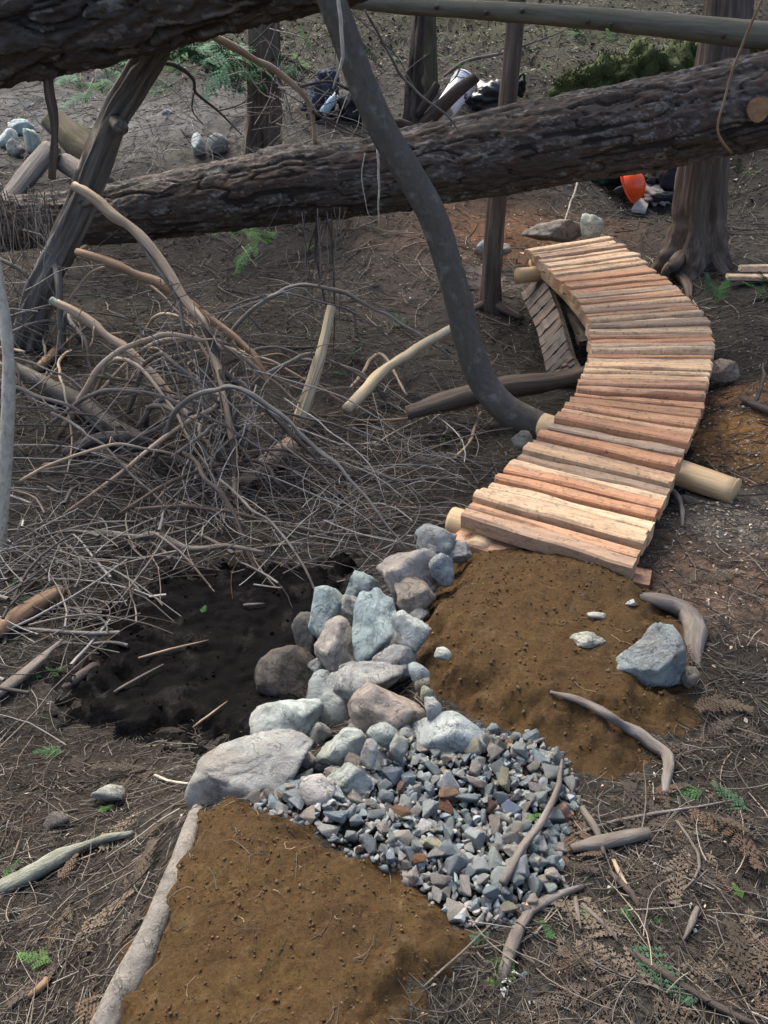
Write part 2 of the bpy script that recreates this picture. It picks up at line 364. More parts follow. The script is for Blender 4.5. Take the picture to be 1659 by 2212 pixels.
M = {}
M['ground'] = mk_ground(); M['dirt'] = mk_dirt(); M['mud'] = mk_mud(); M['rock'] = mk_rock(); M['wetrock'] = mk_rock(True)
M['plank'] = mk_plank('cut_cedar'); M['oldplank'] = mk_plank('weathered_cedar', dirt=.4)
M['twig'] = colattr('twig_bark'); M['leaf'] = colattr('leaf_green', .75, .35, 30, .12)
M['fir'] = NT('fir_bark')
def mk_fir():
    m = M['fir']; a = m.n('ShaderNodeAttribute', attribute_name='Col').outputs['Color']
    v = m.coord((.3, 1, 1), 'axc'); f = m.noise(v, 40, 7, .7, .5); g = m.noise(v, 130, 4)
    c = m.mix(1., a, m.ramp(f, [(.25, (.45, .42, .4)), (.5, (.9, .88, .86)), (.75, (1.35, 1.32, 1.3))]), 'MULTIPLY')
    b = m.bump(f, .8, .014); b = m.bump(g, .5, .004, b)
    return m.fin(c, .88, b, .22)
M['fir'] = mk_fir()
M['cedarbark'] = bark('cedar_bark', (.035, .026, .02), (.12, .092, .07), (.26, .215, .17), 30, .06, 1.0)
M['greybark'] = bark('snag_wood', (.04, .035, .03), (.155, .14, .12), (.40, .37, .325), 30, .06, 1.0)
M['alder'] = bark('alder_bark', (.066, .058, .047), (.092, .082, .067), (.125, .113, .094), 40, .6, .3, pale=(.17, .165, .145), rough=.75)
M['pale'] = bark('barkless_branch', (.19, .125, .075), (.36, .26, .17), (.52, .42, .31), 24, .12, .5, rough=.6, spec=.35)
M['orangewood'] = bark('orange_branch', (.10, .06, .035), (.23, .145, .085), (.37, .27, .18), 24, .12, .5, rough=.65)
M['darkstick'] = bark('dark_branch', (.025, .02, .016), (.075, .06, .05), (.15, .125, .105), 34, .15, .8)
M['greystick'] = bark('grey_branch', (.07, .06, .052), (.15, .13, .11), (.27, .245, .215), 30, .2, .6)
M['birch'] = bark('white_stem', (.22, .19, .135), (.44, .40, .315), (.62, .58, .47), 40, .5, .7)
M['greenpole'] = bark('lichen_pole', (.07, .065, .045), (.15, .14, .10), (.24, .23, .165), 26, .1, .4)
M['mossy'] = bark('mossy_bark', (.04, .032, .02), (.09, .075, .05), (.17, .15, .11), 20, .2, .8, moss=(.05, .075, .02))
M['peeled'] = bark('peeled_log', (.36, .22, .10), (.58, .41, .22), (.72, .56, .35), 18, .08, .4, rough=.55, spec=.35)
M['endgrain'] = plain('end_grain', (.52, .36, .18), .7, .25, .3, 60)
M['split'] = bark('split_wood', (.32, .22, .12), (.55, .44, .28), (.72, .62, .46), 30, .05, .6, rough=.6)

# ------------------------------------------------------------------ polygons on the ground (pixel outlines -> places)
def polyg(pts): return np.array([ground(u, v)[:2] for u, v in pts])
def pdist(poly, x, y):
    """signed distance, positive inside"""
    x = np.asarray(x, float); y = np.asarray(y, float); ins = np.zeros(x.shape, bool); dm = np.full(x.shape, 1e9)
    for k in range(len(poly)):
        a, b = poly[k-1], poly[k]
        c = ((a[1] > y) != (b[1] > y)); xi = (b[0]-a[0])*(y-a[1])/(b[1]-a[1]+1e-12)+a[0]; ins ^= c & (x < xi)
        e = b-a; t = np.clip(((x-a[0])*e[0]+(y-a[1])*e[1])/(e@e+1e-12), 0, 1)
        dm = np.minimum(dm, np.hypot(x-a[0]-t*e[0], y-a[1]-t*e[1]))
    return np.where(ins, dm, -dm)
PG = {}
PG['near'] = polyg([(120,2420),(195,2260),(262,2130),(338,1980),(388,1850),(428,1765),(520,1742),(610,1750),(690,1800),(770,1850),(870,1890),(950,1945),(1000,2000),(1050,2010),(1000,2080),(900,2120),(860,2180),(845,2260),(840,2420)])
PG['mid'] = polyg([(975,1195),(1005,1148),(1080,1138),(1150,1150),(1260,1178),(1375,1222),(1425,1290),(1480,1360),(1490,1440),(1475,1510),(1480,1570),(1400,1610),(1390,1665),(1300,1690),(1220,1650),(1150,1600),(1060,1580),(1000,1530),(930,1500),(890,1440),(880,1380),(930,1310)])
PG['gravel'] = polyg([(560,1735),(640,1700),(700,1690),(780,1640),(850,1590),(920,1600),(1060,1590),(1150,1610),(1210,1650),(1225,1720),(1210,1790),(1190,1860),(1200,1920),(1130,1960),(1040,1985),(990,1975),(940,1930),(870,1880),(770,1840),(700,1790),(620,1760)])
PG['mud'] = polyg([(190,1420),(250,1330),(330,1260),(480,1235),(660,1225),(760,1230),(740,1290),(700,1370),(700,1440),(680,1520),(570,1590),(430,1620),(290,1600),(160,1570),(130,1510),(180,1460)])
DECK = [((1134,537),(1308,507)),((1164,560),(1351,533)),((1194,593),(1394,566)),((1218,614),(1425,593)),((1242,638),(1461,617)),((1254,659),(1483,641)),
 ((1269,686),(1515,671)),((1275,698),(1525,683)),((1275,721),(1536,719)),((1275,740),(1538,736)),((1275,754),(1539,751)),((1272,773),(1539,776)),
 ((1266,791),(1536,797)),((1260,805),(1533,812)),((1254,821),(1528,830)),((1242,839),(1524,851)),((1240,851),(1519,876)),((1229,866),(1511,899)),
 ((1202,898),(1490,955)),((1175,922),(1475,981)),((1162,935),(1462,1006)),((1137,964),(1450,1036)),((1114,985),(1439,1065)),((1089,1010),(1429,1090)),
 ((1065,1029),(1418,1113)),((1034,1057),(1399,1153)),((1015,1082),(1380,1187)),((996,1112),(1364,1222))]
DL = np.array([at_z(*a, 0)[:2] for a, b in DECK]); DR = np.array([at_z(*b, 0)[:2] for a, b in DECK])
PG['deck'] = np.vstack([DL, DR[::-1]])

# ------------------------------------------------------------------ ground sheet
def build_ground():
    nx, ny = 520, 560
    s = np.linspace(-1, 1, nx); xs = 26*np.sinh(4.0*s)/np.sinh(4.0) + .3
    t = np.linspace(0, 1, ny); dens = 1/(.35+np.abs(t*43-5.5-1.)*.28)
    yy = np.linspace(-5, 38, 4000); sp = .018+.022*np.abs(yy-2.0)*.55; cu = np.cumsum(1/sp); cu = (cu-cu[0])/(cu[-1]-cu[0]); ys = np.interp(t, cu, yy)
    X, Y = np.meshgrid(xs, ys, indexing='ij'); Z = H(X, Y)
    Z += np.where(Y < 9, 1, 1.6)*(.006*fbm(p3(X*22, Y*22), 2, 31))
    Zc = np.zeros(X.shape+(4,))
    def zone(cx, cy, rx, ry, col, a=1.):
        w = np.exp(-(((X-cx)/rx)**2+((Y-cy)/ry)**2)) * a
        m = w > Zc[..., 3]; Zc[m, :3] = col; Zc[..., 3] = np.maximum(Zc[..., 3], w)
    def zp(u, v, rx, ry, col, a=1.): p = ground(u, v); zone(p[0], p[1], rx, ry, col, a)
    zp(1100, 490, .9, .6, (.24, .12, .06)); zp(950, 520, .7, .5, (.17, .11, .075), .8)
    zp(1640, 940, .35, .45, (.42, .22, .07)); zp(1580, 860, .3, .3, (.30, .16, .075), .9)
    zp(1620, 1130, .4, .35, (.30, .26, .21), .8); zp(1070, 600, .35, .3, (.34, .28, .24), .7)
    zp(300, 260, 2.3, 1.2, (.15, .155, .148)); zp(60, 230, 1.5, 1., (.14, .145, .14)); zp(620, 260, 1., .6, (.10, .10, .09), .8)
    zp(450, 90, 1.5, .7, (.045, .065, .035), .9); zp(850, 120, 2., .6, (.04, .045, .03), .7); zp(1450, 200, 1.5, .6, (.035, .042, .025), .8); zp(1250, 60, 1.8, 1., (.055, .07, .032), .9); zp(1000, 60, 1.5, .8, (.055, .065, .03), .8); zp(700, 60, 1.2, .8, (.06, .07, .035), .7); zp(1350, 150, 1.2, .5, (.05, .065, .022), .8)
    zp(1520, 1250, .5, .5, (.20, .13, .09), .8); zp(900, 600, .6, .8, (.13, .10, .085), .5)
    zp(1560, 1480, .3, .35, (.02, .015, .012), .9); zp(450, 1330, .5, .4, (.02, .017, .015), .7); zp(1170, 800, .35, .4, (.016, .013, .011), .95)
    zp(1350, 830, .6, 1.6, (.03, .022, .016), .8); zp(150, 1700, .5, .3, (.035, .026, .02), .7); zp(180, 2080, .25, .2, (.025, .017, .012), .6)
    i = np.arange(nx-1)[:, None]*ny; j = np.arange(ny-1)[None]
    Fq = np.stack([i+j, i+ny+j, i+ny+j+1, i+j+1], -1).reshape(-1, 4)
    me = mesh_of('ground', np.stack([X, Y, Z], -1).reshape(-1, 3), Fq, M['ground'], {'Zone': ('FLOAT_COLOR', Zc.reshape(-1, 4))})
    o = link('ground', me); tag(o, 'dark brown forest floor of needles, twigs and soil rising to a hillside', kind='structure'); return o
GROUND = build_ground()
TOPS = {}
def patch(name, poly, g, T, w, mat, label, edge=.03, micro=.006, sub=-.025, mf=30.):
    mn = poly.min(0)-.12; mx = poly.max(0)+.12
    xs = np.arange(mn[0], mx[0], g); ys = np.arange(mn[1], mx[1], g); X, Y = np.meshgrid(xs, ys, indexing='ij')
    d = pdist(poly, X, Y) + edge*fbm(p3(X*11, Y*11), 5, 41, .62)
    top = T*sstep(0, w, d) + np.where(d > 0, 0, sub*sstep(0, .06, -d)) + micro*fbm(p3(X*mf, Y*mf), 4, 43)*sstep(-.02, .05, d)
    Z = H(X, Y) + top + .004
    ok = d > -.07; nx, ny = X.shape; c = ok[:-1, :-1] & ok[1:, :-1] & ok[1:, 1:] & ok[:-1, 1:]
    i, j = np.nonzero(c); Fq = np.stack([i*ny+j, (i+1)*ny+j, (i+1)*ny+j+1, i*ny+j+1], -1)
    used = np.unique(Fq); mp = -np.ones(nx*ny, int); mp[used] = np.arange(len(used))
    V = np.stack([X, Y, Z], -1).reshape(-1, 3)[used]
    o = put(name, V, mp[Fq], mat); tag(o, label, kind='structure')
    def top_at(x, y):
        d = pdist(poly, x, y) + edge*fbm(p3(x*11, y*11), 5, 41, .62)
        return np.where(d > 0, T*sstep(0, w, d) + micro*fbm(p3(x*mf, y*mf), 4, 43)*sstep(-.02, .05, d) + .004, -.02)
    TOPS[o.name] = top_at
    return o
P_NEAR = patch('dirt_path', PG['near'], .014, .035, .06, M['dirt'], 'packed brown soil of the trail beside the long grey slab', .038, .006, mf=45.)
P_MID = patch('dirt_path', PG['mid'], .016, .075, .17, M['dirt'], 'packed brown soil ramp leading up to the new boardwalk', .045, .007, mf=42.)
P_MUD = patch('mud', PG['mud'], .016, .045, .10, M['mud'], 'black wet mud in the hollow beside the boulders', .10, .013, -.02, 22.)
P_GRAV = patch('gravel_bed', PG['gravel'], .02, .02, .06, M['ground'], 'bed of blue grey crushed stones between the two soil patches', .02, .008)
def topz(x, y):
    x = np.asarray(x, float); y = np.asarray(y, float); z = H(x, y)
    h0 = z.copy()
    for f in TOPS.values(): z = np.maximum(z, h0 + f(x, y))
    return z
def gtop(u, v, lift=0.):
    p = ground(u, v)
    for _ in range(3): z = float(topz(np.array([p[0]]), np.array([p[1]]))[0]); p = at_z(u, v, z)
    return p + np.array([0, 0, lift])

# clods and small stones on the soil
def in_poly(poly, n, r, tol, pad=.03):
    mn, mx = poly.min(0)-pad, poly.max(0)+pad; out = np.zeros((0, 2))
    while len(out) < n:
        q = r.uniform(mn, mx, (n*3, 2)); out = np.vstack([out, q[pdist(poly, q[:, 0], q[:, 1]) > tol]])
    return out[:n]
def lumps(parent, Q, s, flat, cols, name, r, mat, sink=.1):
    B, Fb = ico(1); n = len(Q); K = len(B); sc = np.stack([np.ones(n), r.uniform(.7, 1, n), r.uniform(*flat, n)], -1)
    V = B[None]*(1+.75*(r.random((n, K, 1))-.5))*sc[:, None]*s[:, None, None]
    q = r.normal(size=(n, 4)); q[:, 1:3] *= .5; q /= np.linalg.norm(q, axis=1)[:, None]; w, v = q[:, None, :1], q[:, None, 1:]
    V = V + 2*np.cross(v, np.cross(v, V) + w*V)
    z = topz(Q[:, 0], Q[:, 1]); V = V + np.stack([Q[:, 0], Q[:, 1], z+sink*s], -1)[:, None]
    Fc = (Fb[None] + (np.arange(n)*K)[:, None, None]).reshape(-1, 3)
    C = np.array(cols)[r.integers(0, len(cols), n)]*r.uniform(.7, 1.25, (n, 1)); C = np.repeat(np.concatenate([C, np.ones((n, 1))], 1), K, 0)
    o = put(name, V.reshape(-1, 3), Fc, mat, parent, {'Col': ('FLOAT_COLOR', C)}, False); return tag(o, kind='stuff')
def clods(parent, poly, n, smin, smax, cols, name, seed, mat):
    r = np.random.default_rng(seed); Q = np.vstack([in_poly(poly, n*3//5, r, -.01), in_poly(poly, n-n*3//5, r, -.10, .13)])
    lumps(parent, Q, smin*(smax/smin)**(r.random(n)**3.2), (.5, .9), cols, name, r, mat, .3)
SOILC = [(.10,.06,.026),(.085,.05,.021),(.115,.072,.033),(.095,.058,.026),(.15,.105,.06),(.085,.05,.022)]
clods(P_NEAR, PG['near'], 6000, .0006, .0045, SOILC, 'soil_crumbs', 1, M['twig'])
clods(P_MID, PG['mid'], 7500, .0008, .0068, SOILC, 'soil_crumbs', 2, M['twig'])
clods(P_MUD, PG['mud'], 500, .002, .010, [(.006,.006,.006),(.012,.01,.009)], 'mud_lumps', 3, M['mud'])

# ------------------------------------------------------------------ boardwalk
def plank_mesh(name, L, wl, wr, th, seed, mat, rough=.004):
    """local X along the length, split-cedar section with uneven edges"""
    r = np.random.default_rng(seed); n = 9; V = []; ph = r.uniform(0, 99)
    for i in range(n):
        t = i/(n-1); x = (t-.5)*L; w = (wl*(1-t)+wr*t)/2
        e = [rough*1.4*float(vnoise(np.array([t*4+ph, k*5.1, seed]))) for k in range(6)]
        ch = min(w*.35, .008)
        V += [(x, -w+e[0], -th), (x, w+e[1], -th), (x, w+e[1], -ch+e[4]*.5), (x, w-ch+e[1], e[2]), (x, 0, e[3]*.7), (x, -w+ch+e[0], e[5]), (x, -w+e[0], -ch+e[4]*.5)]
    k = 7; Fc = []
    for i in range(n-1):
        for j in range(k): Fc.append([i*k+j, i*k+(j+1) % k, (i+1)*k+(j+1) % k, (i+1)*k+j][::-1])
    Fc.append(list(range(k))); Fc.append([(n-1)*k+j for j in range(k)][::-1])
    return mesh_of(name, V, Fc, mat, smooth=False)
def build_deck():
    c = (DL.mean(0)+DR.mean(0))/2
    root = empty('boardwalk', (c[0], c[1], -.2), 'new curved boardwalk of freshly split orange cedar planks', 'boardwalk')
    seg = np.concatenate([[0], np.cumsum([np.linalg.norm((DL[i]+DR[i])/2-(DL[i+1]+DR[i+1])/2) for i in range(len(DL)-1)])]); tot = seg[-1]
    r = np.random.default_rng(5); cuts = [0.]
    while cuts[-1] < tot-.05: cuts.append(cuts[-1]+r.choice([.052, .062, .07, .08, .092, .125], p=[.12, .22, .28, .24, .12, .02])*1.0)
    cuts = np.array(cuts)*tot/cuts[-1]; cuts[-5:] = np.linspace(cuts[-5], cuts[-1], 5)
    f = lambda A, s: np.array([np.interp(s, seg, A[:, 0]), np.interp(s, seg, A[:, 1])])
    cols = [(.52,.30,.175),(.60,.44,.28),(.47,.29,.165),(.42,.31,.22),(.55,.37,.23),(.45,.27,.155),(.68,.55,.38),(.37,.30,.225),(.49,.31,.195),(.63,.48,.31),(.66,.53,.36)]
    base = np.array(root.location)
    for k in range(len(cuts)-1):
        g = .010+r.random()*.013; a, b = cuts[k]+g/2, cuts[k+1]-g/2
        l0, l1, r0, r1 = f(DL, a), f(DL, b), f(DR, a), f(DR, b); ex = r.uniform(-.007, .007, 2)
        lm, rm = (l0+l1)/2, (r0+r1)/2; X = rm-lm; L = np.linalg.norm(X); X /= L; lm = lm-X*ex[0]; rm = rm+X*ex[1]; L = np.linalg.norm(rm-lm)
        wl = np.linalg.norm(l1-l0); wr = np.linalg.norm(r1-r0); th = r.uniform(.05, .075)
        z = r.uniform(-.02, .02); roll = r.uniform(-.08, .16); tilt = r.uniform(-.008, .008)
        me = plank_mesh('plank', L, wl, wr, th, 100+k, M['plank'])
        mid = (lm+rm)/2; ang = math.atan2(X[1], X[0])
        m4 = Matrix.Translation((mid[0]-base[0], mid[1]-base[1], z-base[2])) @ Matrix.Rotation(ang, 4, 'Z') @ Matrix.Rotation(tilt, 4, 'Y') @ Matrix.Rotation(roll, 4, 'X')
        cc = np.array(cols[r.integers(len(cols))])*r.uniform(.78, 1.14)*np.array([1.05, .97, .92])
        link('plank', me, root, mat4=m4, color=tuple(np.clip(cc, 0, .85)))
    # lower first plank, half buried in the soil
    a, b = at_z(985, 1148, -.085), at_z(1340, 1262, -.10); X = (b-a)[:2]; L = np.linalg.norm(X); mid = (a+b)/2
    me = plank_mesh('plank', L, .10, .09, .07, 991, M['plank'])
    link('plank', me, root, mat4=Matrix.Translation(tuple(mid-base)) @ Matrix.Rotation(math.atan2(X[1], X[0]), 4, 'Z'), color=(.50, .31, .20))
    # far short block below the last plank
    a, b = at_z(1128, 548, -.07), at_z(1200, 536, -.07); X = (b-a)[:2]; mid = (a+b)/2
    me = plank_mesh('plank', np.linalg.norm(X), .1, .1, .08, 992, M['plank'])
    link('plank', me, root, mat4=Matrix.Translation(tuple(mid-base)) @ Matrix.Rotation(math.atan2(X[1], X[0]), 4, 'Z'), color=(.55, .33, .2))
    # two stringers under the planks following the curve
    for f_, nm in ((.13, 'stringer'), (.86, 'stringer')):
        Q = [np.append(DL[i]*(1-f_)+DR[i]*f_, -.125) for i in range(0, len(DL), 3)] + [np.append(DL[-1]*(1-f_)+DR[-1]*f_, -.13)]
        d = (Q[-1]-Q[-2]); d /= np.linalg.norm(d); Q.append(Q[-1]+d*.06)
        stick(nm, Q, [.055]*len(Q), M['peeled'], root, sides=10, n=50, amp=.05)
    def crosslog(a, b, r, nm='cross_log'):
        lg = stick(nm, [a, b], [r, r*.95], M['peeled'], root, sides=20, n=24, amp=.05, seed=3)
        for e, dr in ((a, a-b), (b, b-a)):
            dr = dr/np.linalg.norm(dr); n1 = np.cross(dr, [0, 0, 1]); n1 /= np.linalg.norm(n1); n2 = np.cross(n1, dr); V = [e+dr*.004]; k = 20
            for i in range(k): t = i*2*math.pi/k; V.append(e+dr*.003+(n1*math.cos(t)+n2*math.sin(t))*r*.96)
            for i in range(k): t = i*2*math.pi/k; V.append(e-dr*.006+(n1*math.cos(t)+n2*math.sin(t))*r*.98)
            Fc = [[0, 1+i, 1+(i+1) % k] for i in range(k)] + [[1+i, 1+k+i, 1+k+(i+1) % k, 1+(i+1) % k] for i in range(k)]
            put('cut_end', np.array(V), Fc, M['endgrain'], lg, origin=e)
    crosslog(at_z(1172, 918, -.10), at_z(1588, 1062, -.13), .060)
    crosslog(at_z(1118, 596, -.14), at_z(1330, 577, -.14), .06)
    crosslog(at_z(976, 1124, -.10), at_z(1120, 1166, -.10), .055)
    # square block under the near right corner
    p = at_z(1372, 1236, -.09); V, Fc = box(-.07, .055, -.05, .05, -.10, -.01); V = rotz(V, -.35) + p
    put('corner_block', V, Fc, M['plank'], root, None, False, (.34, .20, .125))
build_deck()

def build_old():
    c = at_z(1190, 700, -.4)
    root = empty('old_boardwalk', c, 'weathered grey narrow boardwalk sagging beneath the new one', 'boardwalk'); base = np.array(root.location)
    def edge(P): return np.array([at_z(*q) for q in P])
    Lp = spline(edge([(1126, 632, -.33), (1140, 668, -.34), (1155, 701, -.36), (1167, 743, -.38), (1174, 773, -.4), (1183, 808, -.43), (1205, 806, -.40), (1232, 803, -.35)]), 14)
    Rp = spline(edge([(1168, 586, -.15), (1184, 620, -.17), (1199, 656, -.19), (1212, 695, -.21), (1221, 726, -.23), (1230, 758, -.26), (1238, 778, -.28), (1246, 797, -.30)]), 14)
    r = np.random.default_rng(4)
    def slab(q, th, col):
        a, b, c2, d = [np.asarray(x) for x in q]; X = b-a; L = np.linalg.norm(X); X = X/L; Zn = np.cross(X, d-a); Zn /= np.linalg.norm(Zn)
        if Zn[2] < 0: Zn = -Zn
        Yn = np.cross(Zn, X); o = (a+b+c2+d)/4; n = 7; V = []
        for i in range(n):
            t = i/(n-1); e = r.normal(0, .003, 2)
            for P_, off in ((a*(1-t)+b*t, 0), (d*(1-t)+c2*t, 0), (d*(1-t)+c2*t, -th), (a*(1-t)+b*t, -th)): V.append(P_+Zn*(off+e[0])+Yn*e[1]-o)
        V = np.array(V); V = np.stack([V @ X, V @ Yn, V @ Zn], -1); Fc = [[i*4+j, i*4+(j+1) % 4, i*4+4+(j+1) % 4, i*4+4+j] for i in range(n-1) for j in range(4)] + [[3, 2, 1, 0], [n*4-4, n*4-3, n*4-2, n*4-1]]
        me = mesh_of('plank', V, Fc, M['oldplank'], smooth=False); m = Matrix.Identity(4)
        for i in range(3): m[i][0], m[i][1], m[i][2], m[i][3] = X[i], Yn[i], Zn[i], (o-base)[i]
        link('plank', me, root, mat4=m, color=col)
    for k in range(13):
        g = .05+.03*r.random(); a = Lp[k]*(1-g)+Lp[k+1]*g; d = Lp[k]*g+Lp[k+1]*(1-g); b = Rp[k]*(1-g)+Rp[k+1]*g; c2 = Rp[k]*g+Rp[k+1]*(1-g)
        t = np.array(.105)*r.uniform(.8, 1.2)
        slab([a, b, c2, d], .035, (float(t*1.06), float(t*.98), float(t*.88)))
    stick('side_rail', list(Rp+np.array([.02, 0, -.05])), [.03]*14, M['greystick'], root, sides=8)
    # second run of grey boards with a round rail
    for (a, b, c2, d, z) in [((1206,632),(1242,640),(1250,668),(1224,672),-.3),((1238,697),(1285,697),(1285,720),(1246,720),-.3),((1243,722),(1285,722),(1285,737),(1250,737),-.3),((1200,610),(1232,618),(1240,638),(1208,630),-.28)]:
        slab([at_z(*a, z), at_z(*b, z), at_z(*c2, z), at_z(*d, z)], .035, (.10, .095, .085))
    stick('side_rail', [at_z(1205, 625, -.3), at_z(1232, 675, -.32), at_z(1268, 748, -.34)], [.035, .038, .04], M['greystick'], root, sides=10)
build_old()

# ------------------------------------------------------------------ boulders
def boulder(label, u, v, w, h, z, col, seed, wet=False, deep=.85, rz=None, name='rock', tiltr=0., group=None, p=42, rough=.08, y=None, npl=11, sub=4):
    if seed <= 30 and y is None: z += .05; h *= 1.12; w *= 1.07; v += h*.03
    c = at_y(u, v, y) if y is not None else at_z(u, v, z); k = depth(c)/F
    V, Fc = rockshape(seed, sub, npl, p, rough)
    sx, sz = w*k/2, h*k/2*1.02; sy = (sx+sz)/2*deep
    V = V*np.array([sx, sy, sz])
    # lean so the outline keeps the pixel width and height when seen from above
    V = rot_any(V, (PITCH*.9, 0, 0)); V = rot_any(V, (0, tiltr, 0))
    cg = sum(col)/3; col = tuple(min(.7, (cg+(x-cg)*.65)*k_) for x, k_ in zip(col, (1.13, 1.2, 1.17)))
    o = put(name, V+c, Fc, M['wetrock'] if wet else M['rock'], None, None, True, col, origin=c); tag(o, label, 'rock', group); return o
BL=(.26,.32,.33); PK=(.36,.29,.25); GR=(.32,.31,.29); WH=(.46,.47,.43); TN=(.36,.28,.2); GG=(.30,.34,.31); DK=(.09,.08,.07)
boulder('pale grey rounded rock against the corner of the new boardwalk', 943, 1174, 84, 84, -.12, GR, 1)
boulder('small blue rock tucked behind the pale boardwalk corner rock', 916, 1155, 40, 36, -.16, BL, 2)
boulder('large pinkish rock with a rusty brown stain on top', 880, 1248, 128, 122, -.12, PK, 3)
boulder('small blue grey rock between the large pinkish rock and the soil', 953, 1228, 52, 66, -.07, (.27,.28,.30), 4)
boulder('squarish lilac grey rock under the first boardwalk plank', 992, 1192, 58, 48, -.08, (.33,.30,.29), 41)
boulder('crumbly brown rock below the large pinkish rock', 897, 1292, 84, 84, -.12, (.27,.20,.145), 5, rough=.09)
boulder('rounded blue rock standing behind its blue neighbours', 784, 1268, 76, 68, -.25, BL, 6)
boulder('angular blue green rock with a dark hollow', 708, 1322, 84, 112, -.24, (.31,.38,.37), 7, p=50, npl=10)
boulder('grey brown wedge rock jutting from the blue green rock', 758, 1316, 68, 62, -.22, (.31,.28,.25), 8, p=55, npl=9)
boulder('tall blue rock with a rusty foot', 810, 1362, 94, 164, -.17, (.27,.35,.36), 9, p=50, npl=11)
boulder('tall pinkish tan rock leaning below the blue rocks', 732, 1396, 104, 124, -.26, (.40,.32,.27), 10, npl=11)
boulder('creamy white rock partly covered by brown soil', 889, 1364, 84, 84, -.07, WH, 11, p=50)
boulder('dark brown slab on the edge of the black mud', 662, 1372, 62, 100, -.38, (.12,.105,.09), 12, p=55, npl=9)
boulder('dark muddy rock lying in the black mud', 622, 1450, 142, 108, -.42, (.10,.078,.06), 13, rough=.06)
boulder('long grey rock sloping down beside the wet grey rock', 800, 1468, 158, 84, -.15, (.33,.31,.29), 14, tiltr=-.35)
boulder('lilac grey shiny rock above the long grey rock', 852, 1420, 92, 58, -.12, (.31,.28,.27), 15, wet=True)
boulder('wet grey rock with bright shine', 722, 1518, 118, 128, -.22, (.30,.31,.30), 16, wet=True, p=50, npl=10)
boulder('pinkish brown blocky rock above the gravel', 836, 1532, 160, 112, -.10, (.40,.29,.225), 17, p=46, npl=10)
boulder('pale green white pointed rock beside the mud', 618, 1566, 146, 112, -.20, (.47,.51,.46), 18, p=46, npl=10)
boulder('big flat grey slab rock at the head of the trail', 548, 1672, 285, 150, -.13, (.32,.30,.28), 19, tiltr=-.38, rough=.05, sub=5)
boulder('green and brown rock beside the big grey slab', 735, 1622, 124, 100, -.10, (.40,.41,.36), 20, p=46)
boulder('pale green brown rock sitting low above the gravel', 748, 1684, 106, 70, -.06, (.36,.37,.32), 21)
boulder('round white speckled granite rock at the top of the gravel', 975, 1588, 168, 104, -.11, (.40,.42,.41), 22, rough=.05, npl=22, p=14)
boulder('flat grey green stone below the pinkish blocky rock', 829, 1588, 72, 50, -.04, (.30,.33,.30), 23, p=60, npl=8, sub=3)
boulder('small dark grey stone next to the flat grey green stone', 862, 1611, 40, 50, -.03, (.28,.28,.25), 24, p=60, npl=8, sub=3)
boulder('narrow blue grey stone between gravel and green brown rock', 797, 1627, 36, 56, -.03, (.29,.32,.34), 25, p=60, npl=8, sub=3)
boulder('pink rounded stone with dark spots', 686, 1708, 74, 58, -.03, (.48,.40,.36), 26, sub=3)
boulder('small greenish stone at the soil edge', 926, 1500, 34, 36, -.05, (.26,.25,.15), 27, sub=3)
boulder('small brown stone at the soil edge', 912, 1480, 32, 30, -.06, (.22,.17,.11), 28, sub=3)
boulder('bluish chipped stone at the soil edge', 905, 1455, 44, 46, -.06, (.32,.36,.36), 29, sub=3)
boulder('grey shard leaning against the round speckled rock', 935, 1532, 36, 50, -.05, (.30,.29,.28), 30, sub=3, p=60, npl=8)
boulder('large angular blue grey rock rising out of the brown soil', 1400, 1424, 182, 164, -.02, (.26,.285,.285), 35, p=90, npl=8, sub=5, rough=.075)
boulder('cream lobed stone in the soil beside the angular rock', 1268, 1385, 84, 40, -.012, (.40,.37,.29), 37, sub=4, rough=.14, npl=8)
boulder('brown stone at the foot of the angular blue grey rock', 1490, 1462, 44, 48, -.06, (.25,.19,.12), 33, sub=3)
boulder('cream flat stone showing through the soil ramp', 1288, 1330, 44, 16, -.015, (.48,.43,.32), 34, sub=3)
boulder('white chip of stone near the right edge of the soil ramp', 1362, 1302, 22, 16, -.015, (.62,.60,.56), 35, sub=3)
boulder('whitish broken stone in the left of the soil ramp', 957, 1412, 38, 28, -.0, (.5,.49,.42), 36, sub=3)
boulder('dark stone under the protruding peeled log', 1500, 1090, 96, 46, -.21, (.10,.085,.075), 37)
boulder('orange brown rock half under the far side of the boardwalk', 1562, 802, 74, 52, -.10, (.36,.22,.14), 38)
boulder('flat tan boulder behind the far end of the boardwalk', 1196, 500, 140, 46, 0, (.27,.20,.155), 39, y=7.75)
boulder('pale pointed rock standing at the far end of the boardwalk', 1277, 492, 50, 58, 0, (.50,.49,.38), 40, y=7.62, p=55, npl=8)
boulder('small grey rock behind the thin cedar trunk', 1045, 535, 34, 36, -.16, (.3,.3,.3), 42, sub=3)
boulder('low brown rock by the orange soil beyond the boardwalk', 1082, 540, 46, 30, -.15, (.28,.22,.18), 43, sub=3)
boulder('grey stone peeking from the left edge of the boardwalk', 1128, 952, 50, 44, -.25, (.22,.21,.17), 44, sub=3)
boulder('flat beige rock lying alone on the left forest floor', 232, 1712, 78, 34, -.27, (.34,.31,.26), 45, sub=3)
boulder('brown dull stone in the litter left of the trail', 122, 1775, 56, 46, -.27, (.16,.12,.10), 46, sub=3)
boulder('reddish brown stone at the right edge of the gravel', 1180, 1915, 46, 36, -.04, (.25,.15,.115), 47, sub=3)
boulder('rust coloured stone by the right rim of the gravel', 1216, 1756, 34, 40, -.05, (.26,.13,.09), 48, sub=3)
